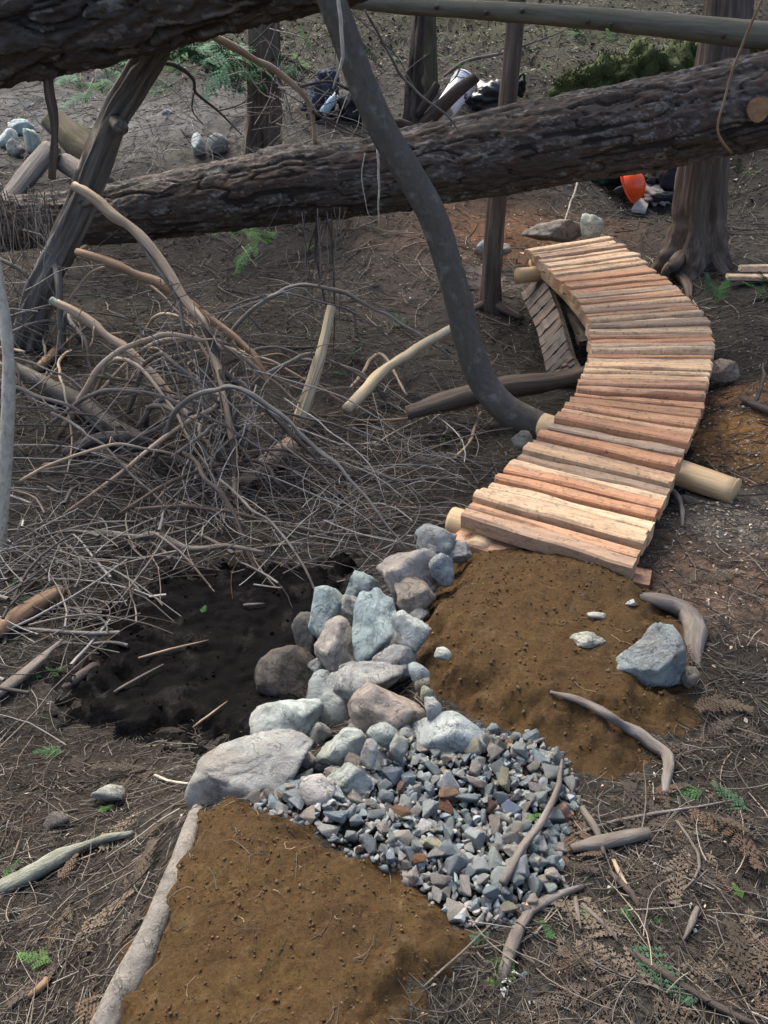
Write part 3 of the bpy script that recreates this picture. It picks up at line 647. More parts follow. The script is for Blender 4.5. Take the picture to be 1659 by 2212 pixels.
for i, (u, v, w, h, lab, c) in enumerate([(20,300,50,44,'blue green rock leftmost of the cluster by the mossy log',(.33,.40,.38)),(45,275,56,36,'pale blue rock on top of the cluster by the mossy log',(.36,.44,.45)),
    (66,305,34,56,'narrow green rock of the cluster next to the mossy log',(.30,.38,.34)),(35,322,40,36,'brownish rock at the foot of the cluster by the mossy log',(.26,.24,.21)),
    (428,312,30,52,'upright pale blue rock behind the fallen fir',(.40,.46,.47)),(470,312,50,44,'grey lumpy rock behind the fallen fir',(.25,.26,.26)),
    (360,243,24,14,'small blue grey stone on the far path',(.28,.33,.36)),(216,168,18,40,'brown upright stone at the far edge of the path',(.22,.18,.15))]):
    boulder(lab, u, v, w, h, 0, c, 60+i, y=ground(u, v+h*.35)[1], sub=3)
FR = np.random.default_rng(77)
for i, (u, v, w, h, z) in enumerate([(640,1608,60,46,-.15),(690,1585,50,44,-.14),(778,1580,52,46,-.10),(792,1655,50,44,-.06),(700,1655,46,40,-.08),(660,1650,50,50,-.1),(758,1452,48,44,-.2),(690,1440,48,44,-.3),(838,1322,52,46,-.16),(850,1390,46,50,-.11),(868,1450,50,46,-.09),(815,1570,44,36,-.08),(905,1330,44,40,-.09),(925,1268,40,36,-.09),(762,1362,46,50,-.24),(700,1470,50,46,-.28),(880,1590,40,36,-.05),(900,1225,40,36,-.12),(655,1545,56,50,-.24),(930,1205,44,40,-.12)]):
    boulder('small grey stone wedged between the boulders of the rock wall', u, v, w*1.1, h*1.1, z, tuple(np.array([(.27,.28,.28),(.31,.28,.25),(.24,.25,.25),(.30,.32,.31)][i % 4])*FR.uniform(.7, 1.)), 200+i, sub=3, group='small wall stones', npl=8, p=60)
# long slab along the trail edge
P = [g3(428, 1745, .0), g3(415, 1800, .02), g3(388, 1880, .02), g3(360, 1960, .02), g3(324, 2050, .02), g3(280, 2130, .015), g3(232, 2215, .01), g3(195, 2290, .01)]
V, Fc, a = tube(P, [.018, .020, .022, .026, .030, .032, .034, .034], n=160, sides=26, amp=.0, flat=.8, disp=lambda ax, S, TH, RR: RR*(.32*fbm(ax*np.array([4, 10, 10]), 4, 3, .5)))
tag(put('slab_rock', V, Fc, M['rock'], None, None, True, (.30, .275, .235)), 'long low grey slab edging the left side of the trail', 'rock')

# ------------------------------------------------------------------ gravel: 300 stones as parts, small fill as one part
def build_gravel():
    poly = PG['gravel']; r = np.random.default_rng(21); base = np.array(P_GRAV.location)
    meshes = []
    for k in range(22):
        bm = bmesh.new(); n = int(r.integers(8, 13)); q = r.normal(size=(n, 3)); q /= np.linalg.norm(q, axis=1)[:, None]; q *= r.uniform(.8, 1.15, (n, 1))*np.array([1.1, r.uniform(.65, .95), r.uniform(.55, .85)])
        for c in q: bm.verts.new(c)
        res = bmesh.ops.convex_hull(bm, input=bm.verts[:]); bmesh.ops.delete(bm, geom=[v for v in bm.verts if not v.link_faces], context='VERTS')
        bmesh.ops.dissolve_limit(bm, angle_limit=.25, verts=bm.verts[:], edges=bm.edges[:]); bmesh.ops.bevel(bm, geom=bm.edges[:], offset=.05, segments=1, affect='EDGES', clamp_overlap=True)
        me = bpy.data.meshes.new('stone'); bm.to_mesh(me); bm.free(); me.materials.append(M['rock']); meshes.append(me)
    cols = [(.37,.42,.42),(.32,.38,.40),(.41,.42,.40),(.43,.40,.35),(.36,.34,.31),(.47,.49,.47),(.28,.35,.38),(.35,.32,.28),(.42,.47,.46),(.31,.35,.35),(.38,.44,.42)]
    odd = [(.58,.585,.57),(.44,.42,.31),(.33,.19,.11),(.17,.22,.31),(.20,.13,.10),(.62,.6,.55),(.40,.28,.16)]
    pts = []
    cand = in_poly(poly, 6000, r, -.012); ci = [0]
    def tryput(rad, tries, over):
        A = np.array(pts)
        for _ in range(tries):
            q = cand[ci[0] % 6000]; ci[0] += 1
            if ((q[0]-A[:, 0])**2+(q[1]-A[:, 1])**2 > ((rad+A[:, 2])*over)**2).all(): pts.append((q[0], q[1], rad)); return True
        return False
    big = [(968,1722,.034,(.75,.75,.74)),(1028,1715,.030,(.52,.46,.38)),(932,1848,.037,(.46,.44,.30)),(908,1816,.024,(.72,.72,.70)),(1102,1770,.032,(.20,.26,.36)),(1135,1705,.036,(.28,.33,.34)),
           (968,1750,.036,(.28,.18,.12)),(960,1770,.030,(.17,.075,.045)),(1010,1760,.036,(.25,.31,.34)),(930,1678,.040,(.30,.37,.38)),(1020,1648,.036,(.35,.34,.27)),(1118,1745,.03,(.27,.26,.24)),
           (845,1700,.036,(.22,.27,.33)),(1065,1815,.034,(.26,.24,.21)),(1120,1905,.033,(.40,.44,.45)),(905,1880,.022,(.28,.13,.06)),(1085,1715,.034,(.40,.38,.26)),(1180,1690,.036,(.30,.32,.31))]
    pal = []
    for u, v, s, c in big: p = ground(u, v); pts.append((p[0], p[1], s*.8)); pal.append((c, s))
    for k in range(282):
        s = .011+.016*(1-k/282)**1.4
        for ov in (.85, .72, .6, .48):
            if tryput(s, 60, ov): break
        else: continue
        pal.append((np.array(odd[r.integers(len(odd))] if r.random() < .08 else cols[r.integers(len(cols))])*r.uniform(.7, 1.2), s*1.3))
    X = np.array([p[0] for p in pts]); Y = np.array([p[1] for p in pts]); Z = topz(X, Y)
    for k in range(len(pts)):
        s = pal[k][1]; m = Matrix.Translation((X[k]-base[0], Y[k]-base[1], Z[k]+s*.30+r.uniform(0, .018)-base[2])) @ Matrix.Rotation(r.uniform(0, 6.3), 4, 'Z') @ Matrix.Rotation(r.uniform(-.7, .7), 4, 'X') @ Matrix.Rotation(r.uniform(-.6, .6), 4, 'Y') @ Matrix.Scale(s, 4)
        link('stone', meshes[int(r.integers(22))], P_GRAV, mat4=m, color=tuple(pal[k][0]))
    Q = in_poly(poly, 1700, r, -.03, .05); lumps(P_GRAV, Q, r.uniform(.004, .012, 1700), (.5, .8), np.array(cols)*.45, 'small_stones', r, M['twig'], .2)
    Q = in_poly(poly, 620, r, -.02, .04); Z = topz(Q[:, 0], Q[:, 1]); Vs = []; Fs = []; Cs = []; k0 = 0
    for k in range(620):
        me = meshes[int(r.integers(22))]; B = np.zeros(len(me.vertices)*3); me.vertices.foreach_get('co', B); sz = r.uniform(.009, .017)
        V = rotz(rot_any(B.reshape(-1, 3)*sz, r.uniform(-.8, .8, 3)), r.uniform(0, 6.3)) + np.array([Q[k, 0], Q[k, 1], Z[k]+sz*.35+r.uniform(0, .012)])
        Vs.append(V); Fs += [[int(i)+k0 for i in p.vertices] for p in me.polygons]; k0 += len(V); Cs.append(np.tile(np.append(np.array(cols[r.integers(len(cols))])*r.uniform(.5, .85), 1), (len(V), 1)))
    tag(put('small_stones', np.vstack(Vs), Fs, M['twig'], P_GRAV, {'Col': ('FLOAT_COLOR', np.vstack(Cs))}, False), kind='stuff')
build_gravel()

# ------------------------------------------------------------------ big fallen trunks with plated bark
def firlog(name, label, P, R, n, sides, plate, seed, amp=.045, ends=True):
    P = np.array(P); store = {}
    def disp(ax, S, TH, RR):
        q = ax*np.array([.30, 1, 1])/plate; wv = np.stack([vnoise(q*2.1, seed), vnoise(q*2.1+5, seed+1), vnoise(q*2.1+9, seed+2)], -1)
        f = fbm(q*1.5+wv*.45, 4, seed, .55)*2.6; fl = np.floor(f); fr = f-fl; ter = fl + sstep(.0, .22, fr) + .25*fr
        g = fbm(ax*np.array([.45, 1, 1])/plate*5+wv, 3, seed+6)*1.6; gl = np.floor(g); ter2 = gl + sstep(0, .3, g-gl)
        crack = sstep(.0, .16, np.abs(vnoise(q*np.array([.8, 2.2, 2.2])+wv*.6, seed+11)))
        d = amp*(.16*ter + .09*ter2 - .45*(1-crack) - .10) + .012*fbm(ax*np.array([.4, 1, 1])*3, 3, seed+3) + .004*fbm(ax*np.array([12, 30, 30]), 3, seed+5)
        h_ = _h(fl.astype(np.int64), gl.astype(np.int64), np.floor(q[..., 1]*1.5+wv[..., 0]).astype(np.int64), seed)
        a = np.array([.055, .046, .038]); b = np.array([.115, .10, .085]); c = np.array([.185, .172, .155]); e = np.array([.08, .056, .042])
        t = np.clip(.5+.3*vnoise(q*.9, seed+8)+.5*(h_-.5), 0, 1)[..., None]; C = a*(1-t)+b*t; C = np.where((h_ > .85)[..., None], c, C); C = np.where((h_ < .14)[..., None], e, C)
        C = np.where((crack < .5)[..., None], a*.6, C); store['C'] = np.concatenate([C, np.ones(C.shape[:-1]+(1,))], -1).reshape(-1, 4)
        return d
    V, Fl, a = tube(P, R, n=n, sides=sides, disp=disp); a['Col'] = ('FLOAT_COLOR', store['C'])
    c = P[len(P)//2].copy(); root = empty(name, c-np.array([0, 0, R[len(R)//2]]), label, 'log')
    put('trunk', V, Fl, M['fir'], root, a, True, origin=c); return root
midP = [at_y(-420, 560, 6.45), at_y(-150, 520, 6.4), at_y(0, 484, 6.35), at_y(150, 473, 6.3), at_y(300, 455, 6.28), at_y(450, 431, 6.25), at_y(600, 404, 6.2), at_y(830, 374, 6.1), at_y(1080, 325, 6.0), at_y(1330, 280, 5.9), at_y(1580, 229, 5.8), at_y(2050, 128, 5.6)]
midR = [pxm(r, p) for r, p in zip([38, 44, 52, 56, 66, 69, 77, 78, 88, 91, 96, 106], midP)]
MID = firlog('fallen_fir', 'huge dark fallen fir trunk spanning the gully above the boardwalk', midP, midR, 760, 176, .12, 3, .030)
e = at_y(1640, 236, 5.46); 
stub = stick('branch_stub', [at_y(1652, 232, 5.75), e], [.075, .068], M['cedarbark'], MID, sides=16, n=8)
k = 18; dr = (e-at_y(1652, 232, 5.75)); dr /= np.linalg.norm(dr); n1 = np.cross(dr, [0, 0, 1]); n1 /= np.linalg.norm(n1); n2 = np.cross(n1, dr)
V = [e+dr*.004]+[e+dr*.003+(n1*math.cos(t)+n2*math.sin(t))*.066*(1+.08*math.sin(3*t)) for t in np.linspace(0, 2*math.pi, k, endpoint=False)]
put('cut_end', np.array(V), [[0, 1+(i+1) % k, 1+i] for i in range(k)], plain('knot_wood', (.27, .16, .085), .8, .2, .7, 28, .8), stub)
topP = [at_y(-500, 165, 5.1), at_y(-150, 75, 5.0), at_y(150, 0, 4.9), at_y(325, -45, 4.85), at_y(675, -130, 4.75), at_y(1100, -240, 4.65), at_y(1500, -340, 4.6)]
TOP = firlog('fallen_fir', 'thick furrowed fallen trunk propped overhead across the leaning snag', topP, [.31, .30, .295, .29, .285, .28, .27], 520, 190, .19, 8, .055)

# ------------------------------------------------------------------ standing trees and leaning trunks
def tree(name, label, P, R, mat, crown=None, roots=(), sides=28, furrow=.10, seed=0, cat='tree', lobes=0, n=70):
    P = np.array(P); base = P[0]
    root = empty(name, base, label, cat)
    def disp(ax, S, TH, RR):
        f = fbm(np.stack([S*1.3+seed, np.cos(TH)*5.4*RR/.1, np.sin(TH)*5.4*RR/.1], -1), 4, seed)
        ck = sstep(.0, .14, np.abs(vnoise(np.stack([S*1.1+seed*2, np.cos(TH)*4.2*np.sqrt(RR/.1), np.sin(TH)*4.2*np.sqrt(RR/.1)], -1), seed+5)))
        d = RR*furrow*(f - .9*(1-ck))
        if lobes: d = d + RR*.30*np.exp(-S*2.6)*np.cos(TH*lobes+seed)
        return d
    V, Fl, a = tube(P, R, n=n, sides=sides, disp=disp); put('trunk', V, Fl, mat, root, a, True, origin=base)
    for Q, rr in roots: stick('root', Q, rr, mat, root, sides=10)
    if crown: crownf(root, crown[0], crown[1], crown[2], seed)
    return root
def crownf(root, z0, z1, rad, seed):
    """high drooping foliage, well above the picture"""
    r = np.random.default_rng(seed+77); L = np.array(root.location); Vs = []; Fs = []; Cs = []; k0 = 0
    top = L.copy()
    for k in range(260):
        t = r.random(); z = z0+(z1-z0)*t; rr = rad*(1-t*.8)*math.sqrt(r.random()); a = r.uniform(0, 6.28); c = np.array([L[0]+rr*math.cos(a), L[1]+rr*math.sin(a), z-.25*rr])
        for j in range(5):
            s = r.uniform(.10, .22); q = np.array([[-1, -.35, 0], [1, -.35, -.2], [1.2, .3, -.35], [-.8, .4, 0]])*s
            q = rot_any(q, r.uniform(-.6, .6, 3)); q = rotz(q, a+r.uniform(-.6, .6)); Vs.append(q+c+r.uniform(-.2, .2, 3)); Fs.append(np.arange(4)[None]+k0); k0 += 4
            Cs.append(np.tile([.045*r.uniform(.7, 1.3), .085*r.uniform(.7, 1.3), .03, 1], (4, 1)))
    put('crown', np.vstack(Vs), np.vstack(Fs), M['leaf'], root, {'Col': ('FLOAT_COLOR', np.vstack(Cs))}, False)
def gy(u, v): return ground(u, v)
b = gy(1060, 662)
tree('cedar_tree', 'slim young cedar standing left of the far boardwalk end', [b-np.array([0, 0, .1]), at_y(1062, 600, b[1]), at_y(1075, 420, b[1]), at_y(1108, 100, b[1]+.1), at_y(1122, -120, b[1]+.15), at_y(1160, -900, b[1]+.3), at_y(1170, -2200, b[1]+.4)],
     [.105, .078, .070, .066, .062, .05, .03], M['cedarbark'], (4.6, 7.5, .8), roots=[([b+np.array([0, 0, .04]), b+np.array([.12, -.12, .0]), b+np.array([.24, -.2, -.04])], [.05, .035, .02]), ([b+np.array([0, 0, .04]), b+np.array([-.14, -.06, 0]), b+np.array([-.26, -.1, -.04])], [.045, .03, .015])], seed=1)
b = gy(1500, 566)
tree('cedar_tree', 'stout cedar with flared stringy bark base beside the far boardwalk', [b-np.array([0, 0, .12]), at_y(1503, 535, b[1]), at_y(1508, 470, b[1]), at_y(1521, 350, b[1]), at_y(1562, 100, b[1]+.1), at_y(1582, -100, b[1]+.15), at_y(1650, -900, b[1]+.3), at_y(1680, -2600, b[1]+.4)],
     [.30, .235, .195, .178, .172, .168, .14, .07], M['cedarbark'], (5.2, 9.5, 1.3), roots=[
       ([at_y(1498, 530, b[1]), at_y(1474, 552, b[1]-.12), at_y(1455, 575, b[1]-.26), gtop(1452, 590, .02), gtop(1482, 618, .025), gtop(1490, 648, .0)], [.03, .055, .055, .045, .04, .02]),
       ([at_y(1495, 535, b[1]), at_y(1470, 560, b[1]-.12), at_y(1442, 582, b[1]-.24), gtop(1432, 606, -.01)], [.03, .05, .04, .02]),
       ([at_y(1505, 490, b[1]), at_y(1535, 535, b[1]-.1), gtop(1560, 585, .0), gtop(1600, 600, -.03)], [.03, .06, .045, .02])], seed=2, lobes=5, sides=48, furrow=.13)
b = gy(572, 345); by = max(b[1], 9.0)
tree('cedar_tree', 'dark stringy cedar trunk behind the tangle of bare twigs', [at_y(572, 350, by), at_y(570, 200, by), at_y(566, 0, by), at_y(560, -400, by+.1), at_y(550, -1700, by+.2)], [.19, .165, .155, .145, .08], M['cedarbark'], (5.5, 9, 1.2), seed=3, lobes=4, sides=36, furrow=.16)
b = gy(928, 200); tree('cedar_tree', 'thin mossy grey trunk on the slope above the white bucket', [b-np.array([0, 0, .1]), at_y(926, 120, b[1]), at_y(924, 0, b[1]), at_y(920, -500, b[1]), at_y(915, -1500, b[1])], [.11, .085, .08, .07, .04], M['mossy'], (5.8, 9, 1.), seed=4)
tree('dead_snag', 'black splintered dead snag leaning beside the thin mossy trunk', [at_y(897, 300, 8.0), at_y(893, 200, 8.0), at_y(898, 120, 8.0), at_y(906, 40, 8.02), at_y(912, -60, 8.05), at_y(918, -200, 8.1)], [.10, .07, .058, .052, .045, .02], M['darkstick'], seed=5, furrow=.45, cat='snag',
     roots=[([at_y(905, 280, 7.95), at_y(940, 245, 7.9), at_y(985, 200, 7.85), at_y(1030, 165, 7.8)], [.06, .06, .055, .04]), ([at_y(900, 250, 7.95), at_y(925, 215, 7.9), at_y(945, 180, 7.9)], [.04, .04, .03]), ([at_y(890, 280, 7.9), at_y(855, 265, 7.8), at_y(835, 275, 7.8)], [.06, .04, .02])])
# leaning snag crossing the fallen fir
sn = [at_y(40, 800, 5.55), at_y(62, 722, 5.55), at_y(100, 600, 5.55), at_y(170, 455, 5.5), at_y(245, 265, 5.4), at_y(300, 170, 5.3), at_y(350, 85, 5.2), at_y(385, 10, 5.15)]
SN = tree('leaning_snag', 'cracked leaning cedar snag with stripped pale bark crossing the fallen fir', sn, [.125, .108, .09, .076, .07, .068, .068, .065], M['greybark'], seed=6, furrow=.3, cat='snag', sides=44, n=130,
     roots=[([at_y(180, 440, 5.45), at_y(215, 430, 5.32), at_y(225, 455, 5.3)], [.03, .025, .02]), ([at_y(120, 560, 5.5), at_y(128, 620, 5.35), at_y(130, 700, 5.3), at_y(138, 770, 5.3)], [.03, .022, .018, .01]), ([at_y(252, 262, 5.35), at_y(262, 278, 5.28)], [.05, .045])])
for ch in SN.children:
    if ch.name.startswith('root'): ch.name = 'branch_stub'
# curved alder
al = [at_y(1275, 980, 4.0), at_y(1220, 948, 4.05), at_y(1160, 920, 4.1), at_y(1090, 882, 4.15), at_y(1042, 822, 4.2), at_y(1012, 742, 4.2), at_y(990, 650, 4.2), at_y(966, 562, 4.2), at_y(932, 462, 4.2), at_y(880, 370, 4.2), at_y(832, 290, 4.2), at_y(786, 190, 4.2), at_y(746, 80, 4.2), at_y(716, 0, 4.2), at_y(680, -110, 4.2), at_y(640, -330, 4.2), at_y(610, -700, 4.2)]
tree('alder_tree', 'smooth grey alder trunk curving up from beside the boardwalk', al, [.078, .078, .080, .078, .075, .072, .069, .067, .067, .066, .066, .064, .062, .060, .058, .05, .04], M['alder'], seed=7, furrow=.035, sides=28, n=110)

# ------------------------------------------------------------------ poles, logs and loose wood
def thing_stick(name, label, P, R, mat, cat='branch', group=None, twigs=(), tmat=None, **k):
    P = np.array(P, float); root = empty(name, P[0], label, cat, group)
    k.setdefault('amp', .22); k.setdefault('wob', .007 if cat == 'branch' else .003)
    stick({'branch': 'limb'}.get(cat, 'stem'), P, R, mat, root, **k)
    L = np.sqrt(((P[1:]-P[:-1])**2).sum(1)).sum()
    if cat == 'branch' and L > .9:
        r = np.random.default_rng(len(label)*31+int(L*100)); S = spline(P, 40); rr_ = np.interp(np.linspace(0, 1, 40), np.linspace(0, 1, len(R)), R)
        for _ in range(int(2+L*2.2)):
            i = int(r.integers(8, 39)); d = S[min(i+1, 39)]-S[i-1]; d /= np.linalg.norm(d); d = d*.7+r.normal(0, .6, 3); d /= np.linalg.norm(d); l = r.uniform(.1, .45); q = min(rr_[i]*.45, r.uniform(.0025, .006))
            stick('twig', [S[i], S[i]+d*l*.35+r.normal(0, .015, 3), S[i]+d*l*.7+r.normal(0, .03, 3)-np.array([0, 0, .02]), S[i]+d*l+r.normal(0, .04, 3)-np.array([0, 0, .06*l])], [q, q*.8, q*.6, q*.3], tmat or mat, root, sides=5, n=12, wob=.006, amp=.1)
    for Q, rr in twigs: stick('twig', Q, rr, tmat or mat, root, sides=6, wob=.004)
    return root
Y_ = lambda L: [at_y(*q) for q in L]
pp = Y_([(640, -18, 6.85), (830, 8, 6.8), (1245, 37, 6.45), (1659, 78, 6.05), (2000, 115, 5.8)])
PO = empty('fallen_pole', pp[1], 'barkless grey green fallen pole crossing between the cedar trunks', 'log')
stick('trunk', pp, [.05, .052, .062, .08, .09], M['greenpole'], PO, sides=16, n=60, amp=.05)
for u, v in ((1052, 26), (1272, 46), (1322, 52), (1566, 76), (1130, 22), (945, 14)):
    t = (u-830)/829.; y = 6.8-.75*t; s = stick('knot_stub', [at_y(u, v, y), at_y(u-4, v+3, y-.085)], [.022, .012], M['darkstick'], PO, sides=8, n=5)
tag(stick('pole', Y_([(750, 885, 4.6), (830, 800, 4.95), (920, 742, 5.25), (1012, 684, 5.6)]), [.036, .033, .028, .02], M['split'], sides=14, n=30, amp=.14, wob=.006), 'pale barkless pole lying across the gully below the alder', 'log')
tag(stick('log', Y_([(880, 892, 4.45), (960, 868, 4.5), (1080, 838, 4.6), (1180, 826, 4.7), (1290, 806, 4.75)]), [.045, .058, .06, .06, .055], M['cedarbark'], sides=20, n=40, amp=.14), 'dark barked log running under the boardwalk behind the alder', 'log')
tag(stick('log', [gtop(522, 1052, .02), gtop(570, 1020, .04), gtop(628, 980, .05)], [.045, .05, .045], M['pale'], sides=14, amp=.25), 'short broken pale log in the brush pile', 'log')
tag(stick('log', Y_([(20, 790, 4.85), (100, 832, 4.7), (170, 870, 4.55), (235, 918, 4.4), (320, 962, 4.25)]), [.042, .046, .052, .055, .05], M['alder'], sides=16), 'smooth dark alder log sloping down into the brush pile', 'log')
tag(stick('stem', Y_([(-12, 540, 3.35), (2, 640, 3.3), (14, 720, 3.25), (19, 820, 3.2), (14, 960, 3.15), (4, 1120, 3.1), (-8, 1260, 3.0)]), [.018, .021, .023, .025, .026, .026, .026], M['birch'], sides=14), 'thin upright white lichened stem at the left of the gully', 'branch')
sp = Y_([(650, 900, 4.62), (690, 775, 4.75), (716, 662, 4.9)])
V, Fl, a = tube(sp, [.052, .046, .03], n=24, sides=7, amp=.22, freq=5, flat=.8, seed=4); 
tag(put('split_stake', V, Fl, M['split'], None, a, False), 'bright yellow split cedar stake leaning in the gully', 'stake')
tag(stick('log', [g3(-20, 1385, .02), g3(60, 1338, .04), g3(135, 1298, .05)], [.032, .032, .026], M['orangewood'], sides=14, amp=.2), 'reddish brown broken log at the left of the brush pile', 'log')
tag(stick('split_wood', [g3(-20, 1520, .02), g3(60, 1465, .03), g3(140, 1405, .05)], [.025, .022, .010], M['greystick'], sides=6, amp=.3, flat=.5), 'grey split wood sliver left of the mud', 'wood')
tag(stick('branch', [gtop(-20, 1935, .0), gtop(60, 1902, .02), gtop(150, 1850, .02), gtop(220, 1822, .02), gtop(290, 1803, .01)], [.021, .02, .016, .011, .006], bark('lichen_stick', (.10,.10,.075), (.22,.225,.175), (.34,.35,.28), 50, .3, .8), sides=14, amp=.3, n=60, wob=.006), 'pale green lichened stick left of the trail', 'branch')
# stick over the soil ramp, root, sticks around gravel
thing_stick('branch', 'bent dead stick with peeling bark lying on the soil ramp', [gtop(1195, 1492, -.004), gtop(1250, 1520, .012), gtop(1310, 1556, .018), gtop(1350, 1583, .018), gtop(1400, 1612, .02), gtop(1440, 1642, .02), gtop(1436, 1690, .018), gtop(1432, 1722, .01)], [.006, .009, .011, .017, .016, .016, .013, .010], M['greystick'], sides=14, amp=.3, n=60)
thing_stick('root', 'thick smooth grey root curling round the angular rock', [gtop(1372, 1280, -.01), gtop(1420, 1303, .01), gtop(1470, 1328, .02), gtop(1500, 1365, .02), gtop(1500, 1410, .0), gtop(1512, 1450, -.02)], [.018, .026, .032, .033, .028, .015], M['greystick'], cat='root', sides=14)
thing_stick('branch', 'long thin stick lying across the gravel edge', [gtop(1218, 1660, .03), gtop(1196, 1730, .035), gtop(1160, 1800, .04), gtop(1120, 1868, .04), gtop(1080, 1932, .03)], [.004, .007, .009, .010, .010], M['greystick'], sides=8)
thing_stick('branch', 'short thick brown stick on the litter right of the gravel', [gtop(1240, 1842, .014), gtop(1300, 1828, .016), gtop(1394, 1806, .014)], [.012, .016, .013], M['greystick'], sides=10)
thing_stick('branch', 'thin twig crossing the short thick brown stick', [gtop(1262, 1756, .02), gtop(1280, 1800, .026), gtop(1300, 1852, .012)], [.007, .008, .005], M['greystick'], sides=8)
thing_stick('root', 'long exposed brown root curving through the litter below the gravel', [gtop(1090, 2120, -.004), gtop(1096, 2070, .01), gtop(1130, 1990, .012), gtop(1180, 1950, .012), gtop(1260, 1918, .008)], [.012, .012, .011, .010, .005], M['greystick'], cat='root', sides=10)
tag(stick('wood_chunk', [gtop(1128, 1990, .01), gtop(1148, 1966, .016), gtop(1168, 1952, .008)], [.008, .015, .006], M['pale'], sides=7, amp=.5, flat=.6), 'splintered pale wood chunk below the gravel', 'wood')
i = 0
for lab, pts, r0, mt in [('dark thin root running down right of the cedar sprigs', [(1320,1890),(1370,1950),(1400,2040)], .008, 'darkstick'), ('pale twig above the cedar sprigs', [(1328,1865),(1345,1905),(1365,1940)], .006, 'pale'),
    ('light brown straight twig beside the long exposed root', [(1246,1946),(1250,1985),(1252,2015)], .006, 'greystick'), ('curved thin twig near the right rim of the litter', [(1464,1780),(1500,1840),(1505,1890),(1470,1930)], .005, 'greystick'),
    ('pale broken twig right of the cedar sprigs', [(1510,1968),(1495,2000),(1470,2040)], .008, 'greystick'), ('long dark stick along the bottom litter', [(1360,2060),(1460,2130),(1560,2190),(1640,2225)], .010, 'darkstick'),
    ('brown twig fork below the cedar sprigs', [(1260,1960),(1310,2010),(1330,2040)], .006, 'greystick'), ('long slender twig slanting from the gravel stick across the litter', [(1245,1810),(1330,1780),(1460,1755),(1600,1735)], .005, 'greystick'),
    ('thin brown twig at the edge of the near soil', [(920,2140),(980,2080),(1040,2020),(1070,1990)], .003, 'greystick'), ('white twig poking from the mud side litter toward the slab', [(338,1680),(370,1695),(425,1700)], .006, 'birch'),
    ('pale stick lying on the black mud', [(302,1427),(380,1405),(450,1387)], .006, 'pale'), ('thin stick at the left rim of the mud', [(250,1500),(300,1470),(352,1440)], .006, 'greystick'), ('straw stick in the middle of the mud', [(420,1577),(460,1545),(490,1520)], .005, 'pale'),
    ('small grey stick on the dark ground by the brush', [(528,1312),(550,1311),(572,1309)], .008, 'greystick'), ('brown stub of wood on the near left litter', [(70,2160),(100,2135),(105,2120)], .012, 'orangewood')]:
    thing_stick('twig', lab, [gtop(u, v, .012) for u, v in pts], [r0*.75, r0*.8, r0*.4], M[mt], cat='twig', sides=8, wob=.004, amp=.3)

# arching bare branches of the brush pile
thing_stick('branch', 'longest pale arching branch broken off against the leaning snag', Y_([(160, 400, 5.1), (220, 442, 5.05), (300, 510, 4.95), (352, 572, 4.85), (396, 642, 4.7), (440, 702, 4.55), (470, 790, 4.35), (490, 880, 4.1), (503, 985, 3.9), (505, 1075, 3.65)]), [.030, .031, .030, .027, .024, .022, .020, .018, .015, .012], M['pale'],
    twigs=[(Y_([(300, 515, 4.95), (330, 570, 4.85), (380, 635, 4.75), (398, 720, 4.6), (420, 772, 4.5), (442, 840, 4.4)]), [.014, .013, .012, .011, .010, .006]), (Y_([(420, 672, 4.6), (455, 720, 4.45), (500, 760, 4.4), (580, 830, 4.3)]), [.007, .006, .005, .003]), (Y_([(160, 402, 5.1), (150, 385, 5.1)]), [.02, .008]),
      (Y_([(398, 690, 4.6), (440, 740, 4.5), (470, 800, 4.4)]), [.006, .005, .003]), (Y_([(400, 715, 4.6), (400, 800, 4.5), (408, 850, 4.4)]), [.006, .005, .003])], sides=12, tmat=M['greystick'])
thing_stick('branch', 'orange brown branch arching below the longest pale branch', Y_([(168, 543, 5.2), (260, 577, 5.1), (340, 612, 5.0), (402, 652, 4.9), (462, 697, 4.8), (522, 742, 4.7), (562, 787, 4.6), (584, 838, 4.5)]), [.026, .027, .027, .027, .024, .021, .018, .010], M['orangewood'],
    twigs=[(Y_([(175, 545, 5.2), (230, 558, 5.15), (285, 572, 5.1)]), [.008, .007, .004]), (Y_([(505, 735, 4.7), (520, 770, 4.65), (530, 800, 4.6)]), [.006, .005, .003])], sides=12)
thing_stick('branch', 'pale branch with a green lichened broken tip', Y_([(112, 648, 4.9), (190, 692, 4.85), (262, 748, 4.75), (322, 803, 4.65), (362, 848, 4.55), (392, 882, 4.45), (440, 930, 4.3)]), [.026, .026, .026, .025, .022, .02, .014], M['pale'],
    twigs=[(Y_([(270, 755, 4.75), (275, 800, 4.65), (272, 850, 4.55)]), [.008, .007, .004]), (Y_([(205, 705, 4.8), (200, 735, 4.75), (192, 750, 4.7)]), [.006, .005, .003])], sides=12)
BT = [o for o in COL.objects if o.get('label') == 'pale branch with a green lichened broken tip'][0]
stick('lichen_tip', Y_([(110, 647, 4.9), (124, 655, 4.895), (140, 663, 4.89)]), [.030, .032, .027], bark('tip_lichen', (.16,.22,.15), (.30,.38,.28), (.42,.48,.38), 60, 1, .8), BT, sides=12, amp=.35, n=14)
thing_stick('branch', 'long thin pale branch hooked at its end in the brush', Y_([(140, 1110, 3.35), (240, 1035, 3.6), (340, 957, 3.85), (420, 902, 4.05), (466, 876, 4.15), (476, 858, 4.2), (450, 846, 4.25), (408, 844, 4.25)]), [.004, .008, .011, .012, .012, .011, .010, .008], M['pale'], sides=9)
